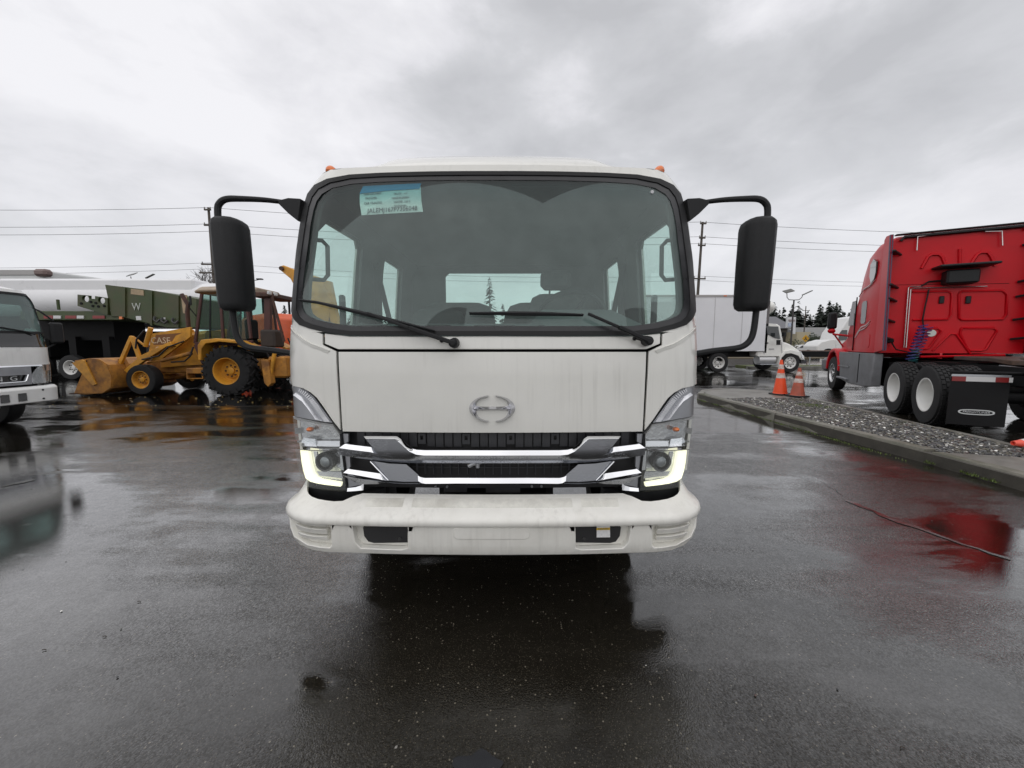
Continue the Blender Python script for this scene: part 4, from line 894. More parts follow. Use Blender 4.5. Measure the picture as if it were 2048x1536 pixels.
# ------------------------------------------------------------------ yellow backhoe loader on the left
YEL = mat('digger_yellow', (.66, .31, .03), .45, var=.14, vscale=3, dirt=(.16, .065, .02), dscale=2.6, damt=.45)
YELR = mat('digger_rusty', (.42, .185, .028), .6, var=.25, vscale=4, dirt=(.11, .045, .02), dscale=3.0, damt=.75)
RUST = mat('rust_brown', (.075, .033, .022), .7, var=.4, vscale=6, dirt=(.03, .02, .018), dscale=5, damt=.6)
BRN = mat('cab_brown', (.065, .022, .018), .5, var=.25, vscale=5)
CGL = glass('machine_glass', (.62, .78, .74), haze=.05, hcol=(.3, .34, .33))
BH = thing('backhoe_loader', 'muddy yellow backhoe loader with a brown cab, its front bucket resting on the ground', 'backhoe', (-7.86, 11.55, 0), R(180))
def pr2(l, y0, y1, name, mt, parent=BH, holes=(), **k):
    return MB().prism(l, lambda a, b: (a, y0, b), lambda a, b: (a, y1, b), holes=holes).obj(name, mt, parent, **k)
def bw(x, y, z, sd, *a, **k):
    w_ = wheel(BH, (x, y, z), 1, *a, **k); w_.rotation_euler = (0, 0, R(90) * sd); return w_
for sd in (1, -1):
    bw(0, sd * .78, .68, sd, .66, .44, .36, YEL, .13, lugs=17, bolts=8, hand=0, hubcol=RUST)
    bw(2.44, sd * .78, .44, sd, .42, .30, .235, YEL, .02, bolts=8, hand=0, hubcol=RUST)
MB().cyl((0, -.6, .68), (0, .6, .68), .16).obj('axle', YELR, BH); MB().cyl((2.44, -.6, .44), (2.44, .6, .44), .09).obj('axle', YELR, BH)
m = MB(); m.box((1.2, 0, .78), (3.0, .62, .42), ch=.04); m.obj('main_frame', YELR, BH)
m = MB(); m.loft([[(x, -hw, z0), (x, -hw, z1 - .1), (x, -hw + .1, z1), (x, hw - .1, z1), (x, hw, z1 - .1), (x, hw, z0)] for x, hw, z0, z1 in ((.95, .42, .85, 1.82), (1.7, .42, .8, 1.74), (2.3, .40, .75, 1.60), (2.36, .36, .75, 1.5))]); m.obj('engine_hood', YEL, BH)
for sd in (1, -1):
    y0, y1 = sd * .62, sd * .70
    pr2([(1.12, 1.90), (1.15, 1.62), (2.05, .98), (2.42, .95), (2.48, 1.08), (2.36, 1.15), (2.24, 1.68), (2.2, 1.72)], y0, y1, 'loader_tower', YEL, bev=.01)
    pr2([(1.55, 1.38), (1.72, 1.36), (2.35, .98), (2.9, .62), (2.98, .70), (2.45, 1.12), (1.62, 1.50)], sd * .72, sd * .82, 'loader_arm', YEL, bev=.01)
    pr2([(2.72, 1.64), (2.80, 1.66), (2.84, 1.6), (3.26, .82), (3.18, .76)], sd * .66, sd * .74, 'tilt_link', YEL, bev=.008)
    pr2([(2.66, 1.64), (2.76, 1.64), (2.58, .96), (2.48, .98)], sd * .74, sd * .80, 'tilt_lever', YEL, bev=.008)
    MB().cyl((2.22, sd * .70, 1.88), (2.42, sd * .70, 1.36), .06, n=12).cyl((2.42, sd * .70, 1.36), (2.70, sd * .70, 1.6), .028, n=8).obj('tilt_cylinder', YEL, BH)
    MB().cyl((1.15, sd * .70, 1.17), (2.0, sd * .70, .96), .055, n=12).cyl((2.0, sd * .70, .96), (2.4, sd * .70, .9), .03, n=8).obj('lift_cylinder', YELR, BH)
    MB().box((.98, sd * .72, .68), (.46, .28, .16), ch=.02).box((.98, sd * .72, .47), (.46, .28, .02)).box((1.2, sd * .72, .58), (.03, .26, .24)).box((.77, sd * .72, .58), (.03, .26, .24)).obj('step_box', YELR, BH)
    fe = [(.62, 1.22), (.70, 1.38), (.62, 1.52), (.2, 1.56), (-.4, 1.50), (-.78, 1.34), (-.8, 1.22), (-.5, 1.36), (-.1, 1.44), (.3, 1.42), (.5, 1.28), (.62, .95), (.72, .95)]
    pr2([(.72, .98), (.70, 1.40), (.60, 1.54), (.2, 1.58), (-.4, 1.52), (-.80, 1.32), (-.78, 1.26), (-.4, 1.44), (.1, 1.49), (.48, 1.44), (.60, 1.30), (.64, .98)], sd * .52, sd * 1.02, 'rear_fender', YEL, bev=.015)
# bucket
BO = [(4.20, .06), (3.85, .05), (3.35, .08), (3.08, .22), (3.02, .55), (3.12, .86), (3.36, 1.02), (3.62, 1.04), (4.02, .98)]
BI = [(4.02, .94), (3.62, .99), (3.38, .97), (3.17, .83), (3.08, .55), (3.13, .26), (3.37, .13), (3.85, .09), (4.20, .08)]
bk = pr2(BO + BI, -1.08, 1.08, 'bucket', YELR, bev=.006)
for sd in (1, -1):
    pr2([(4.12, .08), (3.35, .09), (3.10, .24), (3.05, .55), (3.14, .84), (3.38, 1.0), (3.62, 1.01), (3.70, .90)], sd * 1.07, sd * 1.10, 'bucket_side', YELR, bk)
    pr2([(3.70, .98), (3.78, 1.0), (4.05, .92), (4.0, .86), (3.55, .30), (3.46, .34)], sd * 1.10, sd * 1.13, 'bucket_brace', YEL, bk)
MB().box((4.14, 0, .075), (.22, 2.2, .03)).obj('cutting_edge', RUST, bk)
for y in (-.6, .6): pr2([(2.92, .42), (3.06, .34), (3.3, 1.02), (3.14, 1.0)], y - .05, y + .05, 'bucket_lug', YELR, bk)
for l in ([(1.2, .86, 1.5), (1.6, .9, 1.35), (1.9, .88, 1.1), (2.4, .86, 1.0)], [(2.3, .82, 1.8), (2.5, .86, 1.55), (2.55, .86, 1.3)], [(1.05, .74, 1.35), (1.1, .8, 1.1), (1.3, .76, .95), (1.7, .74, .92)], [(-.9, .6, 1.2), (-1.1, .72, .9), (-1.3, .7, 1.1)], [(-1.3, .2, 1.6), (-1.5, .3, 1.2), (-1.45, .3, .9)]): MB().tube([Vector(p) for p in l], .022, 6).obj('hydraulic_hose', RUBBER, BH)
for i in range(5): MB().box((2.37, 0, .95 + i * .11), (.02, .56, .05)).obj('grille_bar', RUST, BH)
# cab
posts = [((1.08, 1.45), (.80, 2.82)), ((.62, 1.45), (.55, 2.82)), ((.28, 1.45), (.28, 2.85)), ((-.50, 1.58), (-.42, 2.85)), ((-.85, 1.5), (-.62, 2.85))]
for sd in (1, -1):
    for a, b in (posts[0], posts[2], posts[3]): MB().seg((a[0], sd * .62, a[1]), (b[0], sd * .60, b[1]), .07, .07, .01).obj('cab_post', BRN, BH)
    MB().seg((1.08, sd * .62, 1.42), (-.55, sd * .62, 1.48), .07, .12, .01).obj('cab_sill', BRN, BH)
    MB().seg((.66, sd * .625, 1.5), (.56, sd * .605, 2.8), .03, .03).obj('window_bar', BLACKP, BH)
    pr2([(1.04, 1.48), (.78, 2.80), (.31, 2.82), (.31, 1.48)], sd * .600, sd * .606, 'cab_pane', CGL)
    pr2([(.25, 1.50), (.25, 2.82), (-.40, 2.82), (-.47, 1.58)], sd * .600, sd * .606, 'cab_pane', CGL)
    pr2([(1.10, 1.40), (.42, 1.40), (.60, .86), (.92, .86)], sd * .60, sd * .66, 'lower_door', BRN, holes=[[(1.00, 1.34), (.52, 1.34), (.65, .92), (.88, .92)]])
    pr2([(1.00, 1.34), (.52, 1.34), (.65, .92), (.88, .92)], sd * .625, sd * .63, 'lower_pane', CGL)
m = MB(); m.loft([[(x, -.66, z), (x, -.68, z + .06), (x, -.5, z + .17), (x, .5, z + .17), (x, .68, z + .06), (x, .66, z)] for x, z in ((.95, 2.83), (.85, 2.86), (.2, 2.88), (-.6, 2.86), (-.7, 2.83))]); m.obj('cab_roof', mat('roof_tan', (.34, .27, .20), .6, var=.15), BH, bev=.02)
m = MB(); m.box((-.86, 0, 2.80), (.50, 1.3, .14), ch=.03); m.obj('rear_visor', RUST, BH)
for y in (.35, .62): MB().box((-1.10, y, 2.84), (.06, .16, .1), ch=.02).obj('work_lamp', mat('lamp_face', (.6, .62, .62), .2), BH)
MB().box((-.62, .64, 2.95), (.12, .1, .12), ch=.03).obj('tail_lamp', mat('lamp_red', (.45, .03, .01), .3), BH)
MB().tube([(-.55, .5, 3.02), (-.6, .5, 3.2), (-.75, .52, 3.22)], .012, 5).box((-.78, .5, 3.24), (.14, .1, .03)).obj('roof_mirror', BLACKP, BH)
for sd in (1, -1): MB().seg((-1.12, sd * .55, 2.76), (-1.42, sd * .6, 1.5), .05, .05).obj('rear_post', RUST, BH)
MB().seg((-.95, .45, 2.72), (-.88, .45, 1.6), .12, .16).obj('rear_console_post', BRN, BH)
MB().box((-1.0, .45, 1.58), (.42, .5, .5), ch=.05).obj('control_console', mat('console_dark', (.035, .025, .02), .7, var=.3), BH)
MB().box((.1, 0, 1.5), (.5, .5, .14), ch=.04).box((-.12, 0, 1.85), (.14, .48, .6), ch=.05).obj('operator_seat', DARK, BH)
MB().tube([(1.50, .30, 1.75), (1.50, .30, 2.35), (1.46, .30, 2.55), (1.62, .30, 2.85)], .055, 10).obj('exhaust_stack', RUST, BH)
MB().tube([(1.0, .6, 2.2), (1.1, .72, 2.45), (1.05, .74, 2.6)], .014, 5).box((1.02, .74, 2.62), (.06, .03, .26), ch=.01).obj('cab_mirror', BLACKP, BH)
# backhoe end: swing frame, stabilisers, boom, dipper
MB().box((-1.25, 0, .78), (.5, 1.5, .6), ch=.05).box((-1.62, 0, .8), (.35, .5, .9), ch=.04).obj('swing_frame', YELR, BH)
for sd in (1, -1):
    pr2([(-.95, 1.0), (-1.15, 1.0), (-1.2, .35), (-1.1, .25), (-1.0, .35)], sd * .75, sd * .95, 'stabiliser_leg', YELR, bev=.01); MB().cyl((-1.3, sd * .85, 1.25), (-1.12, sd * .85, .55), .05).obj('stabiliser_cylinder', YEL, BH)
pr2([(-1.10, 3.66), (-1.24, 3.70), (-1.7, 3.52), (-2.3, 3.35), (-2.6, 2.7), (-2.35, 1.6), (-1.95, 1.0), (-1.65, 1.05), (-1.55, 1.9), (-1.62, 2.5), (-1.60, 2.95), (-1.42, 3.32), (-1.14, 3.56)], -.12, .12, 'boom', YEL, bev=.02)
for x, z in ((-1.2, 3.6), (-1.72, 3.2), (-1.66, 2.0), (-1.8, 2.7)): MB().cyl((x, .11, z), (x, .18, z), .06, n=12).obj('pivot_pin', RUST, BH)
pr2([(-2.3, 3.3), (-2.55, 3.25), (-2.9, 1.0), (-2.75, .9)], -.1, .1, 'dipper', YEL); pr2([(-2.6, 1.0), (-3.1, 1.05), (-3.2, .5), (-2.8, .2), (-2.5, .4)], -.3, .3, 'rear_bucket', YELR)
text('lettering', 'CASE', .24, mat('decal_cream', (.62, .5, .34), .5), BH, face_text((1.98, .7035, 1.52), (-1, 0, 0.0), (0, 0, 1)), .002)
pr2([(2.2, 1.40), (1.72, 1.40), (1.55, 1.66), (1.35, 1.74), (2.1, 1.68)], .699, .7015, 'decal_patch', mat('decal_brown', (.19, .075, .02), .5))
for x, z in ((2.07, 1.27), (2.33, 1.05)): MB().cyl((x, .69, z), (x, .702, z), .085, n=14).obj('worn_decal', mat('decal_pale', (.6, .47, .33), .5, var=.3, vscale=20), BH)

# ------------------------------------------------------------------ orange machine behind the backhoe
ORG = mat('orange_paint', (.62, .085, .012), .35, var=.1, coat=.3)
OM = thing('orange_tractor', 'bright orange machine with a rounded hood parked behind the backhoe cab', 'tractor', (-8.6, 15.2, 0), R(-4))
m = MB(); m.loft([[(x, -hw, z0), (x, -hw, z1 - .2), (x, -hw * .7, z1), (x, hw * .7, z1), (x, hw, z1 - .2), (x, hw, z0)] for x, hw, z0, z1 in ((-1.9, .5, .9, 1.9), (-1.6, .62, .8, 2.5), (-.6, .66, .75, 2.62), (.4, .66, .75, 2.55), (1.5, .62, .75, 2.3), (2.3, .58, .8, 2.05), (2.5, .45, .9, 1.7))]); m.obj('hood', ORG, OM, bev=.04)
for x in (-1.3, 1.7):
    for sd in (1, -1): w_ = wheel(OM, (x, -sd * .8, .55), 1, .55, .4, .28, ORG, .03, lugs=14, bolts=6, hand=0); w_.rotation_euler = (0, 0, -R(90) * sd)
MB().box((.2, 0, .7), (3.6, .7, .5), ch=.05).obj('frame', DARK, OM)
for x, y in ((-1.5, -.5), (-1.5, .5), (-.4, -.5), (-.4, .5)): MB().seg((x, y, 2.4), (x, y, 3.3), .06, .06).obj('canopy_post', DARK, OM)

# ------------------------------------------------------------------ green trailer, tanker, box trailer behind
OLV = mat('olive_paint', (.036, .056, .014), .5, var=.25, vscale=1.5, dirt=(.07, .05, .025), dscale=1.2, damt=.5)
def pw(l, Y0, Y1, name, mt, parent, holes=(), **k):
    return MB().prism(l, lambda a, b: (a - parent.location.x, Y0 - parent.location.y, b - parent.location.z), lambda a, b: (a - parent.location.x, Y1 - parent.location.y, b - parent.location.z), holes=holes).obj(name, mt, parent, **k)
FT = thing('flatbed_trailer', 'olive green gooseneck trailer with red and white reflectors, behind the yellow backhoe', 'trailer', (-16, 16.6, 0))
pw([(-19.660,2.752),(-15.564,2.752),(-15.600,2.396),(-19.706,2.396)], 15.6, 18.1, 'deck', OLV, FT, bev=.02)
pw([(-16.121,3.781),(-14.341,3.568),(-12.546,3.237),(-12.642,2.077),(-13.782,2.077),(-14.663,2.275),(-15.598,2.511),(-15.997,2.511),(-16.046,3.178)], 15.55, 17.9, 'gooseneck', OLV, FT, bev=.03)
for a in ([(-14.299,3.522),(-14.220,3.522),(-14.349,2.153),(-14.425,2.193)], [(-15.387,3.696),(-15.271,3.677),(-15.389,2.508),(-15.508,2.508)], [(-13.285,3.367),(-13.188,3.348),(-13.298,2.094),(-13.397,2.094)]): pw(a, 15.5, 15.58, 'stiffener', OLV, FT)
hp = [(-17.178,3.386),(-16.728,3.348),(-16.740,3.231),(-16.505,3.211),(-16.492,3.328),(-16.006,3.250),(-16.077,2.586),(-17.229,2.939)]
pw(hp, 15.5, 15.6, 'side_plate', OLV, FT, holes=[[(x + .14 * math.cos(a), z + .14 * math.sin(a)) for a in [2 * math.pi * k / 12 for k in range(12)]] for x, z in [(-16.880,3.221),(-16.254,3.153)]])
for x, z in [(-17.059,3.036),(-16.676,3.095),(-16.482,3.056),(-16.614,2.939),(-16.398,2.919),(-16.158,2.939)]: MB().cyl((x + 16, -1.12, z), (x + 16, -1.09, z), .05, n=10).obj('plate_hole', DARK, FT)
MB().cyl((-18.1 + 16, -1.0, 2.8), (-18.1 + 16, -1.0, 3.2), .05, n=8).obj('stake', OLV, FT)
for i, (a, b) in enumerate(((86, 104), (105, 120), (129, 151), (152, 166), (184, 208))):
    l = [[(-18.703,2.570),(-18.344,2.570),(-18.358,2.452),(-18.717,2.452)], [(-18.324,2.570),(-18.025,2.570),(-18.039,2.452),(-18.338,2.452)], [(-17.845,2.570),(-17.407,2.570),(-17.420,2.452),(-17.859,2.452)], [(-17.387,2.570),(-17.107,2.570),(-17.121,2.452),(-17.400,2.452)], [(-16.749,2.570),(-16.270,2.570),(-16.283,2.452),(-16.762,2.452)]][i]
    pw(l, 15.57, 15.61, 'reflector', REDR if i in (0, 2, 4) else WHR, FT)
pw([(-15.626,2.527),(-15.506,2.527),(-15.516,2.429),(-15.636,2.429)], 15.5, 15.56, 'side_lamp', AMB, FT)
pw([(-15.079,3.619),(-14.591,3.561),(-14.592,3.348),(-15.100,3.406)], 15.53, 15.56, 'plate', mat('tan_sign', (.36, .27, .17), .6, var=.2, vscale=5), FT)
pw([(-13.124,3.406),(-12.890,3.367),(-12.933,2.625),(-13.089,2.665)], 15.53, 15.56, 'plate', mat('tan_sign', (.4, .4, .4)), FT)
pw([(-14.987,2.547),(-14.789,2.547),(-14.784,2.390),(-14.983,2.390)], 15.53, 15.56, 'paper_label', WHR, FT)
pw([(-13.979,2.488),(-13.820,2.488),(-13.827,2.409),(-13.986,2.409)], 15.53, 15.56, 'paper_label', WHR, FT)
(x, z), = [(-14.933,2.899)]; text('lettering', 'W', .42, mat('stencil_grey', (.42, .44, .4), .6), FT, face_text((x + 16, 15.54 - 16.6, z), (1, 0, 0), (0, 0, 1)), .01, .8)
for x, z in [(-14.207,2.390),(-13.912,2.350),(-13.496,2.331)]: MB().tube([(x + 16, -1.1, z + .12), (x + 16.06, -1.2, z), (x + 16.15, -1.2, z - .1), (x + 16.2, -1.1, z + .02)], .045, 6).obj('tie_hook', mat('hook_steel', (.06, .06, .06), .4, .5), FT)
MB().box((-4.0, .5, 2.1), (6.4, 1.4, 1.0)).obj('trailer_frame', DARK, FT)  # near black: shade under the deck is put into its colour
for x in (-5.2, -2.4, -1.0): MB().box((x, .4, .9), (.3, 1.6, 1.7)).obj('support_leg', DARK, FT)
for x, z in ((-4.4, 1.25),): MB().box((x, .3, z), (1.6, 1.2, .9), ch=.1).obj('tool_locker', DARK, FT)
for x in (-3.2, -1.75): 
    for y in (-1.0, 1.0): w_ = wheel(FT, (x, y, .5), 1, .5, .3, .28, WR, .08, bolts=8, hand=8); w_.rotation_euler = (0, 0, R(-90) if y < 0 else R(90))
TK = thing('tanker_trailer', 'long white tank trailer with a chrome side tube, behind the green trailer', 'trailer', (-17, 20, 0))
m = MB(); L0, L1 = -27.0, -14.2
rr = []
for x, k in ((L0, .3), (L0 + .25, .8), (L0 + .7, 1), (L1 - .7, 1), (L1 - .25, .8), (L1, .3)): rr.append([(x + 17, 1.15 * k * math.cos(a), 3.55 + .95 * k * math.sin(a)) for a in [2 * math.pi * i / 28 for i in range(28)]])
TKW = mat('tank_white', (.74, .74, .75), .3, var=.04, vscale=1)
m.loft(rr); m.obj('tank', TKW, TK)
MB().box((-3.2 + .0, -.35, 4.30), (9.5, 1.2, .62), ch=.1).obj('tank_cover', TKW, TK)
MB().box((-2, 0, 2.4), (12, 1.1, .4)).obj('frame', DARK, TK)
MB().cyl((-6.5, -1.0, 1.92), (2.5, -1.0, 1.92), .34, n=22).obj('chrome_tube', CHROME, TK)
m = MB(); (x, z), = [(-19.684,1.912)]; sh = [(-.42, .28), (-.3, .40), (0, .36), (.3, .40), (.42, .28), (.36, -.1), (0, -.5), (-.36, -.1)]
m.prism(sh, lambda a, b: (x + 17 + a, -1.40, z + b), lambda a, b: (x + 17 + a, -1.35, z + b)); bd = m.obj('shield_badge', mat('badge_pale', (.6, .58, .58), .4), TK)
m = MB(); m.prism([(a * .8, b * .8) for a, b in sh], lambda a, b: (x + 17 + a, -1.42, z + b), lambda a, b: (x + 17 + a, -1.39, z + b), holes=[[(-.2, .02), (.2, .02), (.2, .16), (-.2, .16)]]); m.obj('badge_field', mat('badge_red', (.45, .06, .05), .4), bd)
for xx, zz, w_, h_ in ((-4.2, 1.0, .9, .7), (-2.7, .9, 1.2, .9), (-1.3, 1.1, .8, .6)): MB().box((xx, -.6, zz), (w_, .5, h_), ch=.05).obj('equipment_box', mat('box_grey', (.32, .34, .38), .5, var=.2), TK)
MB().seg((-4.6, -1.1, .85), (-3.0, -1.1, 1.6), .06, .06).obj('brace', SILVER, TK)
for x in (-8.5, -7.2, 1.2, 2.5): w_ = wheel(TK, (x, -1.0, .5), 1, .5, .3, .28, WR, .08); w_.rotation_euler = (0, 0, R(-90))
BT = thing('box_trailer', 'tall white box trailer with a brown front corner cap, at the far left', 'trailer', (-27.6, 24.5, 0))
BXW = mat('trailer_white', (.66, .67, .66), .4, var=.05, vscale=.5, streak=.1)
pts = [(-12, -1.3), (-.1, -1.3), (.4, 1.9), (.4, 6.5), (-12, 6.5)]
MB().prism(pts, lambda a, b: (a, b, 1.2), lambda a, b: (a, b, 5.82)).obj('box', BXW, BT, bev=.12, seg=3)
MB().prism([(-12, -1.36), (-.1, -1.36), (-.1, -1.2), (-12, -1.2)], lambda a, b: (a, b, 5.5), lambda a, b: (a, b, 5.78)).obj('top_rail', mat('rail_grey', (.38, .37, .36), .5), BT)
MB().box((0, -1.28, 5.62), (.75, .5, .42), ch=.12).obj('corner_cap', mat('cap_brown', (.16, .11, .1), .5), BT)
MB().box((-6, 1.5, .8), (11, 1.2, .8)).obj('frame', DARK, BT)
for x in (-10, -8.5, -2): w_ = wheel(BT, (x, -.9, .5), 1, .5, .3, .28, WR, .08, bolts=0); w_.rotation_euler = (0, 0, R(-90))

# ------------------------------------------------------------------ white cab-over truck at the left edge
LT = thing('delivery_truck', 'older white cab-over truck at the left edge, half out of the picture', 'truck', (-8.12, 5.83, 0), R(90 - 5))
WH3 = mat('white_old_paint', (.76, .76, .74), .3, var=.04, coat=.4, streak=.12)
fm = lambda s, z, o=0.0: FM(s, z, o)
MB().skin([(-1, 1.06), (-1, 1.36), (1, 1.36), (1, 1.06)], FM, 0, .02, step=.08).obj('front_panel', WH3, LT)
MB().skin([(-1, 1.365), (-1, 1.60), (1, 1.60), (1, 1.365)], FM, .002, .02, step=.08).obj('black_band', mat('gloss_black', (.012, .012, .012)), LT)
wsl = [(-.93, 1.61), (-.95, 1.68), (-.93, 2.2), (-.9, 2.27), (.9, 2.27), (.93, 2.2), (.95, 1.68), (.93, 1.61)]
MB().skin([(-1, 1.605), (-1, 2.335), (1, 2.335), (1, 1.605)], FM, 0, .03, holes=[wsl], step=.07).obj('windshield_frame', WH3, LT)
MB().skin(wsl, FM, .004, .006, step=.1).obj('windshield', glass('old_windshield', (.6, .75, .72), haze=.2, hcol=(.45, .5, .5)), LT)
MB().skin([(a * 1.012, 1.94 + (b - 1.94) * 1.05) for a, b in wsl], FM, -.006, .02, holes=[[(a * .975, 1.94 + (b - 1.94) * .93) for a, b in wsl]], step=.06).obj('windshield_seal', RUBBER, LT)
m = MB(); m.loft(rows, caps=False, closed=False); m.obj('roof', WH3, LT, smooth=60)
for sd in (1, -1):
    for s0, s1, hl, nm in ((1.004, 2.0, [(1.12, 1.45), (1.2, 2.1), (1.8, 2.15), (1.8, 1.45)], 'door'),):
        P_ = lambda l: [(sd * a, b) for a, b in l]
        MB().skin(P_([(s0, .75), (s0, 2.335), (s1, 2.335), (s1, .75)]), FM, 0, .02, holes=[P_(hl)], step=.1).obj(nm, WH3, LT)
        MB().skin(P_(hl), FM, .006, .005, step=.15).obj('door_window', GLS, LT)
    MB().skin([(sd * a, b) for a, b in [(.70, .735), (.66, .84), (.72, .95), (.80, 1.05), (.985, 1.10), (.985, .74)]], FM, .045, .01, step=.04).obj('headlight_reflector', LREF, LT)
    MB().skin([(sd * a, b) for a, b in [(.70, .735), (.66, .84), (.72, .95), (.80, 1.05), (.985, 1.10), (.985, .74)]], FM, -.004, .006, step=.04).obj('headlight_lens', LCLR, LT)
    MB().skin([(sd * a, b) for a, b in [(.86, .95), (.86, 1.06), (.98, 1.09), (.98, .96)]], FM, .02, .01, step=.04).obj('indicator', mat('pale_amber', (.6, .35, .25), .3), LT)
    MB().box((sd * 1.26, .34, 1.62), (.19, .09, .38), ch=.03).obj('mirror_head', BLACKP, LT)
    MB().tube([(sd * .98, .5, 2.1), (sd * 1.1, .4, 2.0), (sd * 1.24, .35, 1.84)], .014, 6).obj('mirror_arm', BLACKP, LT); MB().tube([(sd * 1.24, .35, 1.42), (sd * 1.12, .4, 1.33), (sd * 1.03, .42, 1.32)], .014, 6).obj('mirror_arm', BLACKP, LT)
    wheel(LT, (sd * .86, 1.1, .41), sd, .41, .23, .22, WR, .02, bolts=6, hand=6)
    wheel(LT, (sd * .86, 4.6, .41), sd, .41, .23, .22, WR, .1, bolts=6, hand=6)
MB().skin([(-.66, .735), (-.66, 1.055), (.66, 1.055), (.66, .735)], FM, .0, .02, holes=[[(-.56, .79), (-.60, .90), (.60, .90), (.56, .79)]], step=.06).obj('grille', SILVER, LT)
MB().ribbon([(-.68, 1.062), (-.3, 1.062), (.3, 1.062), (.68, 1.062), (.80, 1.06)], -.004, [(-.68, 1.04), (-.3, 1.04), (.3, 1.04), (.68, 1.04), (.8, 1.04)], -.012, FM, .012).obj('grille_trim', CHROME, LT)
m = MB(); m.tube([FM(s, z, -.008) for s, z in [(-.56, .785), (.56, .785), (.585, .80), (.615, .90)]], .014, 8); m.obj('grille_frame', CHROME, LT)
MB().skin([(-.6, .76), (-.6, .93), (.6, .93), (.6, .76)], FM, .04, .01, step=.1).obj('grille_slot', mat('gloss_black', (.01, .01, .01)), LT)
for s_, ch_ in ((.29, 'N'), (.46, 'G')):
    a = Vector(FM(s_ - .05, .845, .03)); b = Vector(FM(s_ + .05, .845, .03)); text('lettering', ch_, .105, mat('badge_silver', (.6, .62, .62)), LT, face_text((a + b) / 2, b - a, (0, 0, 1)), .006, 1.35)
m = MB(); sec = []
for i in range(25):
    s = -1.06 + 2.12 * i / 24; x, y, _ = FM(max(-1, min(1, s)) if abs(s) <= 1 else s, .6); sec.append([(x * 1.02, y - .10, .43), (x * 1.02, y - .11, .66), (x * 1.01, y - .07, .70), (x * .99, y + .02, .70), (x * .97, y + .02, .42)])
m.loft(sec); m.obj('bumper', WH3, LT, bev=.01)
for s_ in (-.46, -.26, .26, .46): 
    x, y, _ = FM(s_, .6); MB().box((x, y - .105, .54), (.10, .03, .13)).obj('bumper_slot', mat('gloss_black', (.01, .01, .01)), LT)
for s_, z in ((.72, .63), (.72, .48)): x, y, _ = FM(s_, .6); MB().cyl((x, y - .118, z), (x, y - .10, z), .014, n=8).obj('bumper_bolt', DARK, LT)
MB().box((0, 3.0, .8), (.9, 5.2, .35)).box((0, .9, .85), (1.7, 1.3, .4)).obj('chassis', DARK, LT)
MB().box((0, 1.85, 1.6), (1.9, .06, 1.4)).box((0, .6, 1.5), (1.8, .4, .2)).box((.45, 1.3, 1.7), (.5, .14, .7), ch=.05).box((-.45, 1.3, 1.7), (.5, .14, .7), ch=.05).obj('cab_interior', LINER, LT)
m = MB(); m.box((0, 3.9, 2.2), (2.3, 3.6, 2.2), ch=.03); m.obj('cargo_box', WH3, LT)
for p0, p1 in (((.55, -.0), (.95, .14)),):
    P = lambda s, z, o: Vector(FM(s, z, o)); MB().tube([P(.15, 1.74, -.02), P(.7, 1.62, -.03), P(.78, 1.58, -.03)], .012, 6).obj('wiper', BLACKP, LT)
x0_ = MB().skin([(.70, 1.62), (.74, 1.68), (.86, 1.68), (.86, 1.62)], FM, .06, .004, step=.06).obj('dash_paper', PAP, LT)

# ------------------------------------------------------------------ white box truck on the right
BX = thing('box_truck', 'white box truck with a conventional hood standing side-on beyond the cones', 'truck', (13.0, 20.8, 0))
def pb(l, Y0, Y1, name, mt, holes=(), **k): return pw(l, Y0, Y1, name, mt, BX, holes, **k)
WBX = mat('box_truck_white', (.78, .78, .74), .3, var=.03, coat=.4)
pb([(5.6, 1.08), (12.85, 1.08), (12.85, 3.86), (5.6, 3.86)], 19.65, 22.1, 'cargo_box', mat('panel_white', (.72, .73, .75), .35, var=.05, vscale=.7), bev=.03)
for x in (7.2, 8.7, 10.2, 11.6): pb([(x, 1.1), (x + .02, 1.1), (x + .02, 3.84), (x, 3.84)], 19.635, 19.66, 'panel_seam', mat('seam_grey', (.5, .5, .5), .5))
pb([(5.6, 3.80), (12.9, 3.80), (12.9, 3.9), (5.6, 3.9)], 19.62, 19.66, 'roof_rail', mat('rail_grey', (.38, .37, .36)))
pb([(10.6, 3.82), (10.75, 3.82), (10.75, 3.87), (10.6, 3.87)], 19.6, 19.63, 'clearance_lamp', AMB)
pb([(12.85, 1.0), (13.0, 1.0), (13.05, 3.6), (12.9, 3.6)], 19.75, 19.95, 'corner_post', mat('post_grey', (.13, .12, .12), .4, .4))
m = MB(); m.sphere((.32, 0, 3.35), (.42, .85, .42), 20, 10); m.obj('air_deflector', WBX, BX)
pb([(12.501,1.044),(12.566,2.410),(12.712,2.511),(13.502,2.461),(13.636,2.360),(13.842,1.603),(13.935,1.018),(13.873,0.814),(12.516,0.814)], 19.75, 21.95, 'cab', WBX, bev=.07, seg=3)
pb([(13.924,1.579),(14.292,1.451),(14.778,1.144),(14.974,0.938),(15.071,0.681),(14.872,0.578),(14.591,0.887),(14.275,0.990),(13.976,0.836)], 19.9, 21.8, 'hood', WBX, bev=.07, seg=3)
pb([(p[0], p[1]) for p in [(13.659,0.255),(13.727,0.740),(13.916,0.944),(14.220,0.969),(14.534,0.867),(14.730,0.638),(14.908,0.638),(14.867,0.842),(14.621,1.071),(14.155,1.172),(13.855,1.096),(13.669,0.842),(13.582,0.255)]], 19.62, 20.1, 'fender', WBX, bev=.03)
pb([(12.892,2.358),(13.502,2.333),(13.648,1.703),(13.365,1.754),(12.970,1.956)], 19.71, 19.76, 'door_window', GLD, bev=.01)
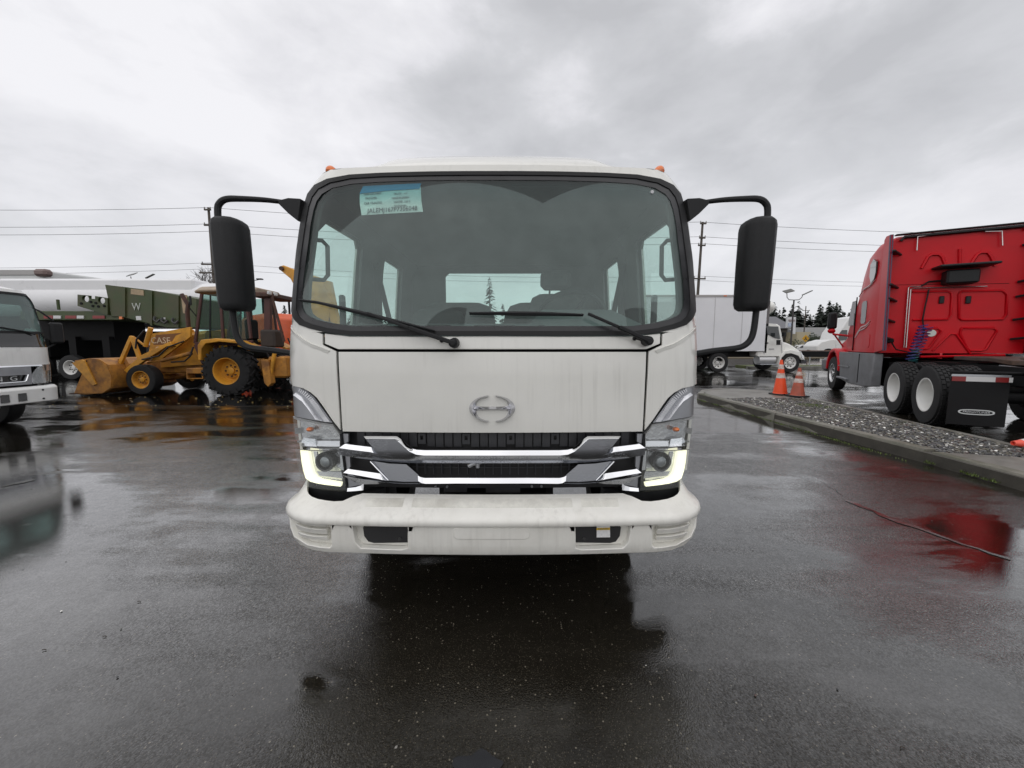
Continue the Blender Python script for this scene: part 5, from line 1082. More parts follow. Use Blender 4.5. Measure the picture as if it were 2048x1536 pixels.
pb([(12.788,2.408),(12.813,2.408),(12.910,0.943),(12.885,0.943)], 19.72, 19.76, 'door_seam', mat('seam_grey', (.5, .5, .5))); pb([(13.735,1.552),(13.760,1.552),(13.803,0.943),(13.778,0.943)], 19.72, 19.76, 'door_seam', mat('seam_grey', (.5, .5, .5)))
pb([(12.871,1.527),(13.049,1.527),(13.053,1.476),(12.875,1.476)], 19.70, 19.76, 'door_handle', BLACKP)
pb([(13.121,1.223),(13.376,1.223),(13.379,1.172),(13.124,1.172)], 19.73, 19.76, 'door_script', mat('script_grey', (.35, .35, .35), .5))
pb([(14.661,1.097),(14.807,0.844),(14.877,0.590),(14.713,0.743)], 19.6, 20.0, 'headlight', LREF, bev=.02)
pb([(13.329,1.652),(13.455,1.652),(13.473,1.400),(13.346,1.400)], 19.4, 19.55, 'mirror', BLACKP, bev=.01); pb([(13.467,2.021),(13.567,2.021),(13.581,1.823),(13.481,1.823)], 19.2, 19.4, 'door_mirror', BLACKP)
pb([(14.794,0.633),(15.076,0.633),(15.064,0.454),(14.756,0.454)], 19.7, 21.9, 'bumper', mat('bumper_dark', (.04, .04, .045), .4, .3), bev=.02)
MB().box((-.1, 0, .92), (12.0, .9, .3)).box((-4.4, 0, .6), (.1, 2.0, .5)).box((-2.2, -.9, .8), (.5, .3, .4)).obj('frame', DARK, BX)
(x0, z0), (x1, z1) = [(12.699,0.655),(13.550,0.655)]; MB().cyl((x0 - 13, -.78, z0), (x1 - 13, -.78, z1), .26, n=18).obj('fuel_tank', mat('tank_alloy', (.5, .5, .5), .35, .9), BX)
MB().box(((x0 + x1) / 2 - 13, -.95, .42), (x1 - x0, .3, .05)).obj('step', SILVER, BX)
for x, d in ((1.2, -.02), (-2.45, .1)):
    for y in (-1, 1): w_ = wheel(BX, (x, y * 1.0, .5), 1, .5, .3, .29, WR, d, bolts=10, hand=8); w_.rotation_euler = (0, 0, R(90) * y)

# ------------------------------------------------------------------ kerbed gravel island
CONC = mat('wet_concrete', (.20, .192, .172), .42, var=.2, vscale=3.5, bump=.5, bscale=90, dirt=(.07, .066, .05), dscale=2.2, damt=.6)
MOSSC = mat('mossy_kerb', (.165, .156, .128), .5, var=.25, vscale=4, bump=.6, bscale=70, dirt=(.055, .062, .028), dscale=1.8, damt=.75)
ISL = [(4.86, 9.95), (4.84, 7.0), (4.92, 4.4), (4.90, 1.2), (6.05, 1.2), (6.32, 4.6), (6.75, 7.0), (7.15, 9.2), (7.22, 10.5), (6.30, 11.2), (5.3, 10.7)]
isl = MB().prism(ISL, lambda a, b: (a, b, .125), lambda a, b: (a, b, -.05)).obj('traffic_island', mat('island_soil', (.06, .055, .045), .8, var=.3, bump=.4, bscale=40))
tag(isl, 'low kerbed island filled with gravel between the trucks', 'island', kind='structure')
def inpoly(x, y, l):
    r = False
    for (a, b), (c, d) in zip(l, l[1:] + l[:1]):
        if (b > y) != (d > y) and x < (c - a) * (y - b) / (d - b) + a: r = not r
    return r
# kerb stones laid end to end round the edge
def kerb_run(P, seglen, w, h, mt, inward):
    for (a, b) in zip(P, P[1:]):
        a, b = Vector((*a, 0)), Vector((*b, 0)); d = b - a; n = max(1, round(d.length / seglen)); u = d.normalized(); nn = Vector((-u.y, u.x, 0)) * inward
        for i in range(n):
            j = random.uniform(-.006, .006)
            p = a + d * (i / n) + u * .006; q = a + d * ((i + 1) / n) - u * .006
            sec = lambda c: [c - Vector((0, 0, .05)), c + nn * .012 + Vector((0, 0, h - .03 + j)), c + nn * .03 + Vector((0, 0, h + j)), c + nn * w + Vector((0, 0, h + j)), c + nn * w - Vector((0, 0, .05))]
            k = 5; MB().loft([sec(p + (q - p) * t_ / k + nn * random.uniform(-.005, .005) + Vector((0, 0, random.uniform(-.003, .003)))) for t_ in range(k + 1)]).obj('kerb_stone', mt, isl, smooth=30)
kerb_run([(4.86, 10.0), (4.83, 7.0), (4.93, 4.52)], 1.25, .17, .155, MOSSC, 1)
kerb_run([(4.95, 4.46), (4.90, 1.2)], 1.6, .17, .145, MOSSC, 1)
kerb_run([(6.32, 1.2), (6.36, 4.6), (6.78, 7.0), (7.17, 9.2)], 1.3, .14, .15, CONC, 1)
kerb_run([(7.24, 9.25), (7.26, 10.5), (6.30, 11.25), (5.3, 10.75), (4.86, 10.05)], 1.2, .16, .15, CONC, 1)
PADF = [(5.04, 9.95), (5.04, 9.0), (5.6, 9.15), (6.4, 9.1), (7.0, 9.25), (7.08, 10.4), (6.3, 11.05), (5.35, 10.6)]
PADN = [(5.08, 4.42), (5.06, 1.2), (6.15, 1.2), (6.18, 4.0), (5.6, 4.28)]
tag(MB().prism(PADF, lambda a, b: (a, b, .146), lambda a, b: (a, b, .08)).obj('concrete_pad', CONC, isl), 'pale wet concrete at the far end of the island')
tag(MB().prism(PADN, lambda a, b: (a, b, .143), lambda a, b: (a, b, .08)).obj('concrete_pad', CONC, isl), 'wet concrete slab at the near end of the island')
# gravel: thousands of stones, one object
GRV = [(5.02, 9.0), (5.0, 7.0), (5.08, 4.45), (5.6, 4.3), (6.2, 4.0), (6.22, 4.6), (6.64, 7.0), (6.98, 9.2), (6.4, 9.12), (5.6, 9.15)]
def scatter_stones(name, poly, n, smin, smax, z, mt, seed, pal, parent=None):
    rnd = random.Random(seed); V = []; F = []; Cc = []
    xs = [p[0] for p in poly]; ys = [p[1] for p in poly]
    base = [(1, 0, 0), (-1, 0, 0), (0, 1, 0), (0, -1, 0), (0, 0, 1), (0, 0, -1), (.6, .6, .6), (-.6, .6, .55), (.6, -.6, .5), (-.6, -.6, .6)]
    fc = [(4, 6, 7), (4, 7, 9), (4, 9, 8), (4, 8, 6), (0, 2, 6), (2, 7, 6), (2, 1, 7), (1, 9, 7), (1, 3, 9), (3, 8, 9), (3, 0, 8), (0, 6, 8)]
    k = 0
    while k < n:
        x, y = rnd.uniform(min(xs), max(xs)), rnd.uniform(min(ys), max(ys))
        if not inpoly(x, y, poly): continue
        k += 1; s = smin + (smax - smin) * rnd.random() ** 2; q = Matrix.Rotation(rnd.random() * 6.3, 3, 'Z') @ Matrix.Rotation(rnd.uniform(-.5, .5), 3, 'X')
        sc3 = (s * rnd.uniform(.7, 1.3), s * rnd.uniform(.6, 1), s * rnd.uniform(.35, .7)); o = len(V); zz_ = z + rnd.uniform(-.3, .8) * s * .5
        for b in base:
            v = q @ Vector((b[0] * sc3[0] * rnd.uniform(.8, 1.1), b[1] * sc3[1] * rnd.uniform(.8, 1.1), b[2] * sc3[2])); V.append((x + v.x, y + v.y, zz_ + v.z))
        F += [tuple(i + o for i in f) for f in fc]; c = rnd.choice(pal); j = rnd.uniform(.9, 1.7); Cc += [(c[0] * j, c[1] * j, c[2] * j, 1)] * len(base)
    me = bpy.data.meshes.new(name); me.from_pydata(V, [], F); me.update()
    at = me.color_attributes.new('tone', 'FLOAT_COLOR', 'POINT'); at.data.foreach_set('color', [c for q in Cc for c in q])
    me.materials.append(mt); o = bpy.data.objects.new(name, me); C.objects.link(o)
    if parent is not None: o.parent = parent
    return o
gm = mat('gravel', (.1, .1, .1), .35); gt = gm.node_tree; an_ = gt.nodes.new('ShaderNodeAttribute'); an_.attribute_name = 'tone'; gt.links.new(an_.outputs['Color'], gt.nodes['Principled BSDF'].inputs['Base Color'])
PALG = [(.035, .035, .038)] * 6 + [(.075, .074, .07)] * 5 + [(.13, .12, .10)] * 3 + [(.065, .06, .042)] * 3 + [(.24, .23, .21), (.55, .54, .51), (.07, .04, .035)]
tag(scatter_stones('gravel', GRV, 15000, .010, .030, .135, gm, 3, PALG), 'dark wet gravel covering the kerbed island', 'gravel', kind='stuff')
tag(scatter_stones('asphalt_grit', [(-5, .6), (4.8, .6), (4.8, 9), (-5, 7)], 420, .002, .007, .002, gm, 5, PALG), 'loose grit scattered over the asphalt', 'grit', kind='stuff')
tag(scatter_stones('leaf_litter', [(-16, 8.4), (-3.2, 8.2), (-3.4, 10.2), (-16, 10.6)], 260, .008, .035, .006, gm, 9, [(.16, .11, .03), (.12, .08, .03), (.2, .16, .07)]), 'scattered yellow leaf litter on the wet asphalt by the backhoe', 'leaves', kind='stuff')
# grass and moss
GRS = mat('grass', (.085, .125, .02), .6, var=.4, vscale=9)
def grass(name, spots, label):
    V = []; F = []; rnd = random.Random(11)
    for cx, cy, cz, rx, ry, n, h in spots:
        for _ in range(n):
            a = rnd.random() * 6.28; r = math.sqrt(rnd.random()); x, y = cx + rx * r * math.cos(a), cy + ry * r * math.sin(a); d = rnd.random() * 6.28; hh = h * rnd.uniform(.5, 1.2) * (1.2 - r * .6); w = .004 + h * .03; o = len(V); l = rnd.uniform(.2, .8) * hh
            V += [(x - w * math.sin(d), y + w * math.cos(d), cz), (x + w * math.sin(d), y - w * math.cos(d), cz), (x + l * math.cos(d), y + l * math.sin(d), cz + hh)]; F.append((o, o + 1, o + 2))
    me = bpy.data.meshes.new(name); me.from_pydata(V, [], F); me.materials.append(GRS); o = bpy.data.objects.new(name, me); C.objects.link(o)
    return tag(o, label, 'grass', kind='stuff')
sp_ = [(6.25, 7.9, .13, .28, .35, 900, .045), (5.75, 8.3, .13, .3, .25, 350, .03), (6.6, 7.6, .13, .25, .3, 300, .03), (6.55, 8.8, .13, .35, .2, 350, .035), (6.4, 6.2, .13, .12, .2, 120, .03), (5.6, 6.0, .13, .12, .15, 90, .025), (6.9, 8.4, .13, .1, .4, 150, .04)]
rnd_ = random.Random(4)
for i in range(60): sp_.append((4.80 + rnd_.uniform(-.03, .01), rnd_.uniform(4.6, 9.8), 0, .04, .12, 14, .02))
for i in range(7): sp_.append((4.90 + rnd_.uniform(-.02, .0), rnd_.uniform(3.6, 4.5), .02, .03, .05, 18, .04))
grass('grass_tufts', sp_, 'short grass and weeds in the gravel and along the kerb')
# cracks and old seams in the asphalt
CRK = mat('crack_dark', (.012, .012, .011), .5)
def crack(P, w, name, mt, z=.0045):
    rnd = random.Random(len(P)); out = []
    for (a, b), (c, d) in zip(P, P[1:]):
        n = max(2, int(math.hypot(c - a, d - b) / .06))
        out += [(a + (c - a) * i / n + rnd.gauss(0, .011), b + (d - b) * i / n + rnd.gauss(0, .011)) for i in range(n)]
    L_ = []; 
    for i, p in enumerate(out):
        q = out[min(i + 1, len(out) - 1)]; r = out[max(i - 1, 0)]; d = Vector((q[0] - r[0], q[1] - r[1])).normalized(); ww = w * rnd.uniform(.3, 1.0) / 2
        L_.append([(p[0] - d.y * ww, p[1] + d.x * ww, z), (p[0] + d.y * ww, p[1] - d.x * ww, z)])
    return tag(MB().loft(L_, caps=False, closed=False).obj(name, mt, smooth=0), kind='structure')
crack([(2.523,4.552),(2.768,4.358),(2.923,4.079),(3.184,3.892),(3.154,3.666),(3.032,3.371)], .007, 'crack', CRK)
crack([(4.134,8.366),(5.021,8.571),(5.453,8.366)], .02, 'crack', CRK)
crack([(3.032,3.371),(3.046,3.061),(3.125,2.786),(3.194,2.527),(3.275,2.333)], .06, 'pale_seam', asphalt('seam_asphalt', (.07, .069, .065), .1, 5.0))
crack([(-5.056,3.679),(-5.017,3.804),(-5.005,3.983)], .09, 'parking_line', asphalt('worn_paint', (.12, .12, .115), .1, 6.0))
crack([(-7.314,6.190),(-7.517,6.751),(-7.299,6.884),(-6.425,7.023)], .015, 'crack', CRK)
# a thin film of water standing in a shallow dip
pu = [(.045 * 0 + -.115 + (.075 + .02 * math.sin(3 * a)) * math.cos(a), 1.14 + (.055 + .012 * math.sin(5 * a + 1)) * math.sin(a)) for a in [2 * math.pi * i / 26 for i in range(26)]]
tag(MB().prism(pu, lambda a, b: (a, b, .0045), lambda a, b: (a, b, .002)).obj('puddle', mat('water_film', (.02, .021, .024), .25, coat=.4)), kind='structure')
for (x, y) in [(-2.047,1.973),(-2.161,1.638),(-1.970,1.720),(1.351,1.206)]:
    MB().tube([(x, y, .006), (x + .008, y + .004, .005), (x + .018, y + .001, .004)], .0018, 5).obj('twig', mat('twig', (.03, .02, .012), .7))
for i, o in enumerate([o for o in bpy.data.objects if o.name.startswith('twig')]):
    tag(o, ['small dark twig left of the truck on the asphalt', 'twig on the asphalt near the left edge', 'bit of twig on the asphalt, lower left', 'thin twig on the asphalt in the lower right corner'][i], 'twig')

# ------------------------------------------------------------------ traffic cones
def cone(name, label, x, y, z, h, r, col, dirt, lean=0.0, damt=.3, bands=((.45, .6), (.72, .86))):
    t_ = thing(name, label, 'traffic cone', (x, y, z), R(20)); t_.rotation_euler = (0, lean, R(15))
    oc = mat(name + '_' + str(h), col, .45, var=.06, dirt=dirt, dscale=4, damt=damt)
    b = r * 1.25; MB().prism([(-b, -b * .8), (-b * .8, -b), (b * .8, -b), (b, -b * .8), (b, b * .8), (b * .8, b), (-b * .8, b), (-b, b * .8)], lambda a, c: (a, c, 0), lambda a, c: (a, c, .035)).obj('cone_base', mat('cone_base', (.012, .012, .012), .6), t_, bev=.008)
    rr = lambda q: r + (.028 - r) * q
    MB().lathe([(r * 1.08, .03), (r, .05)] + [(rr(q / 10), .05 + (h - .05) * q / 10) for q in range(11)] + [(.02, h), (.018, h - .03)], (0, 0, 0), (0, 0, 1), 26).obj('cone_body', oc, t_)
    for a, c in bands:
        MB().lathe([(rr(a) + .003, .05 + (h - .05) * a), (rr(c) + .003, .05 + (h - .05) * c), (rr(c), .05 + (h - .05) * c), (rr(a), .05 + (h - .05) * a)], (0, 0, 0), (0, 0, 1), 26, wrap=True).obj('reflective_band', mat('cone_band_' + str(h), (.62, .6, .57), .5, var=.15, vscale=14, dirt=(.42, .13, .06), dscale=9, damt=.65), t_)
    return t_
cone('traffic_cone', 'taller bright orange cone with grey bands, left of the pair behind the gravel', 6.82, 9.72, .15, .88, .155, (.85, .085, .018), (.6, .06, .02), R(-2))
cone('traffic_cone', 'shorter faded dirty orange cone, right of the pair behind the gravel', 6.95, 9.30, .15, .70, .15, (.42, .085, .045), (.2, .07, .045), R(1), .7)
c3 = cone('traffic_cone', 'orange cone lying on its side at the right edge, past the gravel', 6.52, 4.72, .06, .72, .15, (.80, .10, .06), (.6, .06, .04)); c3.rotation_euler = (0, R(-89), 0); c3.location = (6.86, 4.62, .19)

# ------------------------------------------------------------------ utility poles and wires
WOOD = mat('pole_wood', (.085, .072, .06), .8, var=.3, vscale=4)
WIRE = mat('wire', (.10, .10, .105), .6)
def pole(label, x, y, h, arms, lean=0):
    t_ = thing('utility_pole', label, 'utility pole', (x, y, 0)); t_.rotation_euler = (0, lean, 0)
    MB().cyl((0, 0, 0), (0, 0, h), .14, .085, 10).obj('pole_shaft', WOOD, t_)
    for z, l in arms:
        MB().box((0, -.12, z), (l, .1, .11)).obj('crossarm', WOOD, t_)
        for k in (-.45, .45): MB().cyl((k * l, -.12, z + .05), (k * l, -.12, z + .2), .05, .03, 8).obj('insulator', mat('insulator', (.2, .19, .18), .4), t_)
    return t_
(xl, zl), = [(-23.473,11.980)]; (xr, zr), = [(15.617,11.512)]
pole('tall wooden pole behind the left mirror of the white truck', xl, 31, zl, ((zl - .2, .5), (zl - 1.35, .7), (zl - 4.3, 1.6), (zl - 4.95, 2.0)))
pole('leaning wooden pole right behind the white truck cab', xr - .1, 33, zr, ((zr - .15, .5), (zr - 1.3, .5), (zr - 1.9, .6), (zr - 4.6, 1.0)), R(1.2))
(xf, zf), = [(63.929,9.837)]; pole('thin distant pole in front of the dark woods', xf, 85, zf, ((zf - 1, 1.6), (zf - 2.2, 2.0)))
def wire(label, P, sag, r=.014):
    V = []
    for (a, b) in zip(P, P[1:]):
        a, b = Vector(a), Vector(b); n = 14
        V += [a + (b - a) * i / n - Vector((0, 0, 4 * sag * (i / n) * (1 - i / n))) for i in range(n)]
    V.append(Vector(P[-1])); tag(MB().tube(V, r, 4).obj('power_line', WIRE), label, 'power line', 'overhead power lines')
def wl(zo_l, zo_r, y_off, label, r=.014, sag=.5):
    p0, p1 = (xl, 31 + y_off, zl - zo_l), (xr, 33 + y_off, zr - zo_r)
    wire(label, [(-62, 27 + y_off, p0[2] - .6), p0, p1, (62, 38 + y_off, p1[2] + .6)], sag, r)
wl(.0, .0, 0, 'topmost overhead wire crossing the whole lot', .016)
wl(1.25, 1.2, -.1, 'second overhead wire from the top', .016)
wl(1.8, 1.75, -.1, 'third overhead wire from the top', .016)
wl(4.2, 4.4, -.2, 'upper of the lowest pair of overhead wires', .013)
wl(4.65, 4.75, -.2, 'lowest overhead wire near the trailers', .013)

# ------------------------------------------------------------------ solar lights
def solar(label, x, y, h):
    t_ = thing('solar_light', label, 'street light', (x, y, 0), 0, 'solar street lights')
    MB().cyl((0, 0, 0), (0, 0, h), .07, .055, 10).obj('pole_shaft', mat('pole_dark', (.035, .03, .03), .5), t_)
    MB().tube([(-.62, 0, h + .55), (-.58, 0, h + .2), (-.4, 0, h + .02), (0, 0, h), (.4, 0, h + .02), (.62, 0, h + .2), (.68, 0, h + .4)], .03, 6).obj('bracket', mat('pole_dark', (.035, .03, .03)), t_)
    MB().box((-.5, 0, h + .72), (.72, .45, .05), Matrix.Rotation(R(-14), 4, 'Y') @ Matrix.Rotation(R(30), 4, 'X')).obj('solar_panel', mat('panel_dark', (.10, .10, .09), .3), t_)
    MB().box((1.05, 0, h + .58), (.8, .2, .06), Matrix.Rotation(R(-25), 4, 'Y')).obj('lamp_head', mat('panel_dark', (.1, .1, .1)), t_)
(x, z), = [(23.049,5.059)]; solar('solar street light behind the white box truck', x, 32, z)
(x, z), = [(-32.295,6.734)]; solar('solar street light with its panel just above the white tank trailer', x, 34, z)

# ------------------------------------------------------------------ foliage helpers
def leaves(m_, c, rad, n, size, rnd, shell=.35):
    for _ in range(n):
        while True:
            p = Vector((rnd.uniform(-1, 1), rnd.uniform(-1, 1), rnd.uniform(-1, 1)))
            if shell < p.length < 1: break
        k = 1 + .22 * math.sin(5 * p.x + 3 * p.z + c[0]) * math.cos(4 * p.y)
        p = Vector((c[0] + p.x * rad[0] * k, c[1] + p.y * rad[1] * k, c[2] + p.z * rad[2] * k))
        a = Vector((rnd.gauss(0, 1), rnd.gauss(0, 1), rnd.gauss(0, 1))).normalized(); b = a.orthogonal().normalized(); s = size * rnd.uniform(.5, 1.3)
        m_.add([p - a * s, p + b * s * .6, p + a * s, p - b * s * .6], [(0, 1, 2, 3)])
LEAFD = mat('dark_leaves', (.030, .045, .016), .6, var=.45, vscale=1.5)
LEAFO = mat('olive_leaves', (.065, .062, .02), .6, var=.4, vscale=1.5)
CONI = mat('conifer_needles', (.022, .030, .021), .7, var=.4, vscale=.25)
rl = random.Random(21)
def bush(label, x, y, r, h, mt, n=900):
    t_ = thing('bush', label, 'bush', (x, y, 0), 0); m_ = MB(); leaves(m_, (0, 0, h * .52), (r, r, h * .5), n, .13 * r, rl); m_.obj('foliage', mt, t_, smooth=0)
    MB().cyl((0, 0, 0), (0, 0, h * .5), .08, .05, 6).obj('stem', WOOD, t_)
def conifer(m_, x, y, z0, h, r, n, rnd, lf=.05):
    for _ in range(n):
        q = rnd.random() ** .8; rr = r * (1 - q) ** .85 * rnd.uniform(.4, 1.12) + .05; a = rnd.random() * 6.28; zc_ = z0 + h * (.08 + .92 * q)
        p = Vector((x + rr * math.cos(a), y + rr * math.sin(a), zc_)); d = Vector((math.cos(a), math.sin(a), -.45)); s = h * lf * (1.25 - q) * rnd.uniform(.6, 1.3); w = Vector((-math.sin(a), math.cos(a), 0)) * s * .7
        m_.add([p - d * s, p + w, p + d * s * 1.2, p - w], [(0, 1, 2, 3)])
# one conifer seen through the cab
(x, z), = [(-3.998,13.599)]
t_ = thing('conifer_tree', 'lone pointed conifer seen through the rear window of the white truck', 'tree', (x, 70, 0)); m = MB(); conifer(m, 0, 0, 1, z - 1, 1.8, 260, rl, .05); m.obj('crown', CONI, t_, smooth=0); MB().cyl((0, 0, 0), (0, 0, z * .9), .25, .05, 8).obj('trunk', WOOD, t_)
# the far wood: one mass
m = MB()
for i in range(620):
    x = rl.uniform(60, 330) if i < 330 else rl.uniform(-420, 480); y = rl.uniform(190, 240); h = rl.uniform(15, 23) * (1.25 if rl.random() < .12 else 1); conifer(m, x, y, 0, h, rl.uniform(2.8, 4.6), 80, rl, .11); leaves(m, (x + rl.uniform(-3, 3), y - 6, 3), (6, 3, 5.5), 26, 2.0, rl)
tag(m.obj('far_wood', CONI, smooth=0), 'dark band of distant conifers along the horizon', 'woods', kind='stuff')
# bare tree on the left
t_ = thing('bare_tree', 'leafless grey tree on the skyline above the green trailer', 'tree', (-52, 62, 0)); m = MB()
def limb(p, d, l, r, k):
    q = p + d * l; m.cyl(p, q, r, r * .65, 5)
    if k == 0: return
    for _ in range(3 if k > 1 else 4): limb(p + d * l * rl.uniform(.6, 1), (d + Vector((rl.gauss(0, .5), rl.gauss(0, .5), rl.gauss(.1, .35)))).normalized(), l * rl.uniform(.6, .8), r * .6, k - 1)
limb(Vector((0, 0, 0)), Vector((0, 0, 1)), 6.5, .3, 5); m.obj('branches', mat('bark_grey', (.16, .15, .145), .9), t_, smooth=0)

# ------------------------------------------------------------------ across the street
GV = mat('verge_grass', (.07, .085, .022), .8, var=.45, vscale=2, bump=.8, bscale=30)
tag(MB().prism([(14.5, 23.0), (70, 23.0), (70, 25.0), (14.5, 25.0)], lambda a, b: (a, b, .12), lambda a, b: (a, b, -.05)).obj('grass_verge', GV, smooth=0), kind='structure')
tag(MB().prism([(14.0, 22.8), (70, 22.8), (70, 23.0), (14.0, 23.0)], lambda a, b: (a, b, .14), lambda a, b: (a, b, -.05)).obj('street_kerb', CONC, smooth=0), kind='structure')
tag(MB().prism([(10, 40), (140, 40), (140, 48), (10, 48)], lambda a, b: (a, b, .05), lambda a, b: (a, b, -.05)).obj('far_verge', mat('brown_verge', (.085, .062, .03), .8, var=.4, vscale=1), smooth=0), kind='structure')
WET = mat('wet_street', (.05, .05, .052), .12, coat=1.0)
tag(MB().prism([(-60, 25.0), (160, 25.0), (160, 40), (-60, 40)], lambda a, b: (a, b, .02), lambda a, b: (a, b, -.05)).obj('street', WET, smooth=0), kind='structure')
def pt(parent, l, Y0, Y1, name, mt, **k): return pw(l, Y0, Y1, name, mt, parent, **k)
# tan house
HS = thing('tan_house', 'low tan house with a grey roof across the street', 'house', (62, 84, 0))
(hx0, _), (hx1, hz1) = [(63.529,5.162)][0], [(72.173,5.162)][0]
TAN = mat('tan_siding', (.30, .27, .2), .7, var=.1); RFG = mat('grey_shingle', (.2, .2, .195), .8, var=.15, vscale=3)
MB().box(((hx0 + hx1) / 2 - 62 + 3, 5, 1.6), (hx1 - hx0 + 6, 9, 3.2)).obj('wall', TAN, HS)
rf = MB().loft([[(x, -1, 3.1), (x, 5, 5.4), (x, 11, 3.1)] for x in (hx0 - 62 - 1, hx1 - 62 + 7)]).obj('roof', RFG, HS, smooth=0)
for x in (1.5, 4.5, 9): MB().box((hx0 - 62 + x, .47, 1.9), (1.2, .1, 1.1)).obj('window', GLD, HS)
MB().box((hx0 - 62 + 6.6, .47, 1.2), (1.0, .1, 2.1)).obj('door', mat('door_brown', (.1, .06, .04), .6), HS)
# dark-roofed shop with the tan end wall
SH = thing('shop_building', 'shop with a dark sloping roof beside the white pylon sign', 'building', (54, 78, 0))
(sx0, sz0), (sx1, sz1) = [(49.620,7.073),(55.158,5.191)]
MB().box(((sx0 + sx1) / 2 - 54, 5, 2.4), (sx1 - sx0 + 1, 9, 4.8)).obj('wall', mat('wall_dark', (.10, .09, .08), .7), SH)
MB().loft([[(x, -1.2, 4.7), (x, 5, 7.4), (x, 11, 4.7)] for x in (sx0 - 54 - 1, sx1 - 54 + 1)]).obj('roof', mat('roof_dark', (.13, .13, .14), .6, var=.1), SH, smooth=0)
MB().box((sx1 - 54 + 1.2, -1.5, 2.2), (2.6, 3, 3.4)).obj('annex', mat('tan_annex', (.42, .37, .26), .7), SH)
SG = thing('pylon_sign', 'white roadside pylon sign with stacked panels behind the box truck', 'sign', (44, 60, 0))
pt(SG, [(42.484,5.688),(43.716,5.688),(43.831,3.092),(43.445,3.092),(43.372,4.087),(42.445,4.087)], 60, 60.4, 'sign_frame', mat('sign_white', (.62, .63, .64), .5), bev=.03)
pt(SG, [(42.589,5.308),(43.513,5.308),(43.535,5.003),(42.611,5.003)], 59.9, 60.1, 'upper_panel', mat('sign_grey', (.28, .24, .24), .5)); pt(SG, [(42.550,4.774),(43.244,4.774),(43.283,4.240),(42.589,4.240)], 59.9, 60.1, 'lower_panel', mat('sign_blue', (.40, .46, .58), .5))
YS = thing('warning_sign', 'yellow diamond warning sign on a post near the parked cars', 'sign', (38, 50, 0)); (x, z), = [(37.859,2.234)]
MB().prism([(0, .48), (.48, 0), (0, -.48), (-.48, 0)], lambda a, b: (x - 38 + a, -.03, z + b), lambda a, b: (x - 38 + a, .0, z + b)).obj('sign_plate', mat('sign_yellow', (.62, .33, .02), .5), YS)
MB().prism([(-.05, .22), (.05, .22), (.05, .02), (.2, -.12), (.12, -.2), (0, -.08), (-.12, -.2), (-.2, -.12), (-.05, .02)], lambda a, b: (x - 38 + a, -.05, z + b), lambda a, b: (x - 38 + a, -.031, z + b)).obj('sign_symbol', mat('sign_black', (.03, .03, .03), .5), YS)
MB().cyl((x - 38, .05, 0), (x - 38, .05, z + .4), .035, n=8).obj('sign_post', SILVER, YS)
(x, _), = [(51.276,3.261)]; bush('large round dark green bush in front of the tan house', x, 66, 1.15, 3.3, LEAFD, 1500)
for k, (u_, Yb, r_, h_, mt, lab) in enumerate((([(39.506,2.458)][0][0], 55, 1.0, 2.1, LEAFO, 'olive bush just right of the box truck hood'), ([(42.766,2.739)][0][0], 58, .9, 2.2, LEAFD, 'small dark bush below the pylon sign'), ([(50.444,2.673)][0][0], 62, 1.6, 2.0, LEAFO, 'olive hedge bush behind the white semi hood'), ([(51.470,2.831)][0][0], 62, 1.5, 2.2, LEAFO, 'olive hedge bush beside the far white cab'), ([(35.282,0.926)][0][0], 46, .8, .8, LEAFO, 'low brown shrub on the verge in front of the white car'))): bush(lab, u_, Yb, r_, h_, mt, 500)
# parked cars
def car(label, x, y, rz, mt, L_=4.4, hgt=1.45):
    t_ = thing('parked_car', label, 'car', (x, y, 0), rz)
    prof = [(-L_ / 2, .35), (-L_ / 2, .75), (-L_ / 2 + .15, .92), (-L_ * .33, .98), (-L_ * .2, hgt - .05), (-L_ * .05, hgt), (L_ * .12, hgt - .02), (L_ * .26, .98), (L_ * .42, .88), (L_ / 2, .7), (L_ / 2, .35)]
    MB().prism(prof, lambda a, b: (a, -.86, b), lambda a, b: (a, .86, b)).obj('body', mt, t_, bev=.09, seg=3)
    for sd in (-1, 1): MB().prism([(-L_ * .28, 1.0), (-L_ * .19, hgt - .14), (L_ * .11, hgt - .12), (L_ * .21, 1.0)], lambda a, b: (a, sd * .84, b), lambda a, b: (a, sd * .865, b)).obj('side_window', GLD, t_)
    for sx in (-.31, .31):
        for sd in (-1, 1): w_ = wheel(t_, (L_ * sx, sd * .78, .32), 1, .32, .2, .2, SILVER, 0, bolts=0); w_.rotation_euler = (0, 0, R(90) * sd)
(x, _), = [(42.184,1.400)]; car('white car parked across the street under the yellow sign', x, 56, 0, mat('car_white', (.7, .7, .7), .25, coat=.5))
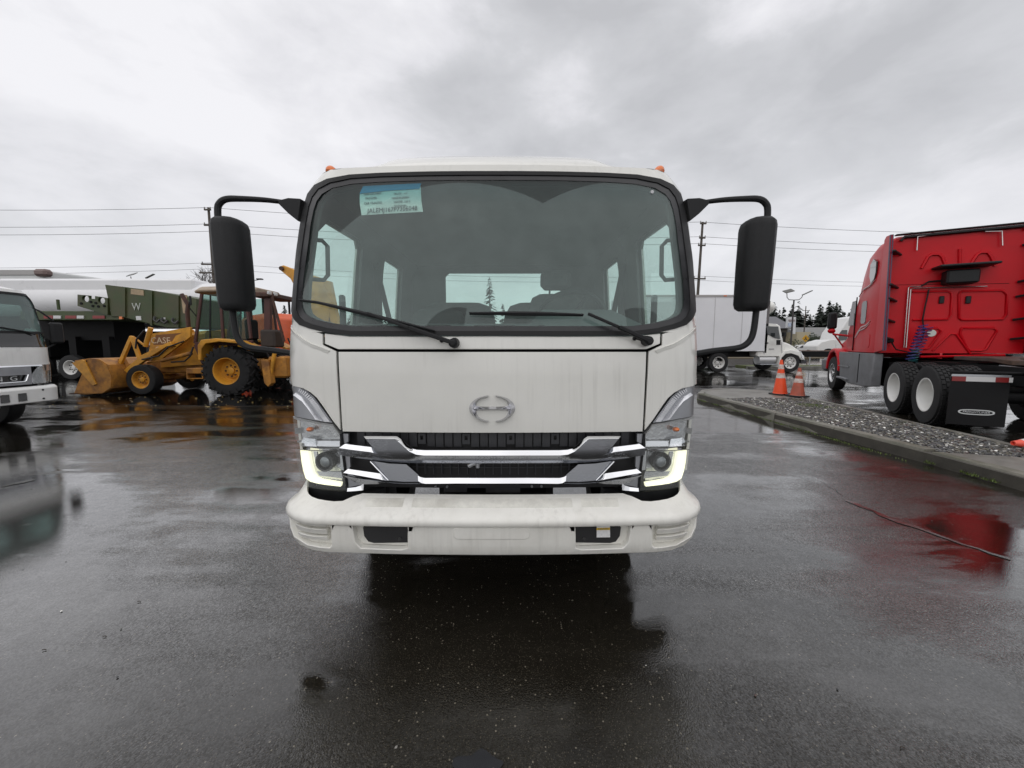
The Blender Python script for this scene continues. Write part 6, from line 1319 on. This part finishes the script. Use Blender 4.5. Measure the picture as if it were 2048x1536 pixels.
(x, _), = [(48.678,1.400)]; car('dark blue car parked behind the white car', x, 63, 0, mat('car_blue', (.02, .03, .07), .25, coat=.5))
# far white semi
FS = thing('far_semi_truck', 'white long-nose semi far across the street, left of the red cab', 'truck', (39, 46, 0))
WFS = mat('far_white', (.70, .70, .69), .3)
pt(FS, [(35.477,1.284),(35.905,1.747),(36.927,2.035),(37.628,1.978),(37.756,0.473),(35.920,0.124),(35.533,0.589)], 45, 47.2, 'hood', WFS, bev=.1); pt(FS, [(37.639,0.473),(37.570,1.978),(37.840,2.899),(38.201,3.415),(38.800,4.502),(40.731,4.844),(41.168,0.124),(37.786,0.124)], 44.9, 47.4, 'cab', WFS, bev=.08)
pt(FS, [(37.833,2.666),(38.141,3.125),(38.719,3.125),(38.819,1.976),(37.839,1.919)], 44.85, 44.95, 'door_window', GLD); pt(FS, [(35.147,0.534),(35.834,0.650),(35.876,0.129),(35.179,0.129)], 44.9, 47.3, 'bumper', DARK)
pt(FS, [(36.102,0.475),(36.471,0.938),(37.057,0.880),(37.449,0.359)], 44.85, 45.2, 'wheel_well', DARK)
for X_ in (([(36.833,0.356)][0][0] - 39), 12.0): w_ = wheel(FS, (X_, -1.0, .5), 1, .5, .3, .3, WR, 0, bolts=0); w_.rotation_euler = (0, 0, R(-90))
MB().box((6, 0, .9), (16, .9, .4)).obj('frame', DARK, FS)
# low rail along the far verge, post on the near verge
RF = thing('rail_fence', 'low weathered rail fence along the far side of the street', 'fence', (36, 40.5, 0))
for i in range(8): MB().box((-8 + i * 3, 0, .45), (.1, .1, .9)).obj('fence_post', WOOD, RF)
for z in (.5, .8): MB().box((2.5, -.06, z), (22, .05, .09)).obj('fence_rail', mat('rail_rust', (.2, .12, .09), .7, var=.3), RF)
(x, _), = [(18.536,0.315)]; MP = thing('marker_post', 'thin grey post on the grass verge right of the box truck', 'post', (x, 24, 0)); MB().cyl((0, 0, 0), (0, 0, 1.0), .03, n=8).obj('post_shaft', SILVER, MP); MB().box((0, 0, 1.0), (.07, .07, .04), ch=.01).obj('post_cap', SILVER, MP)
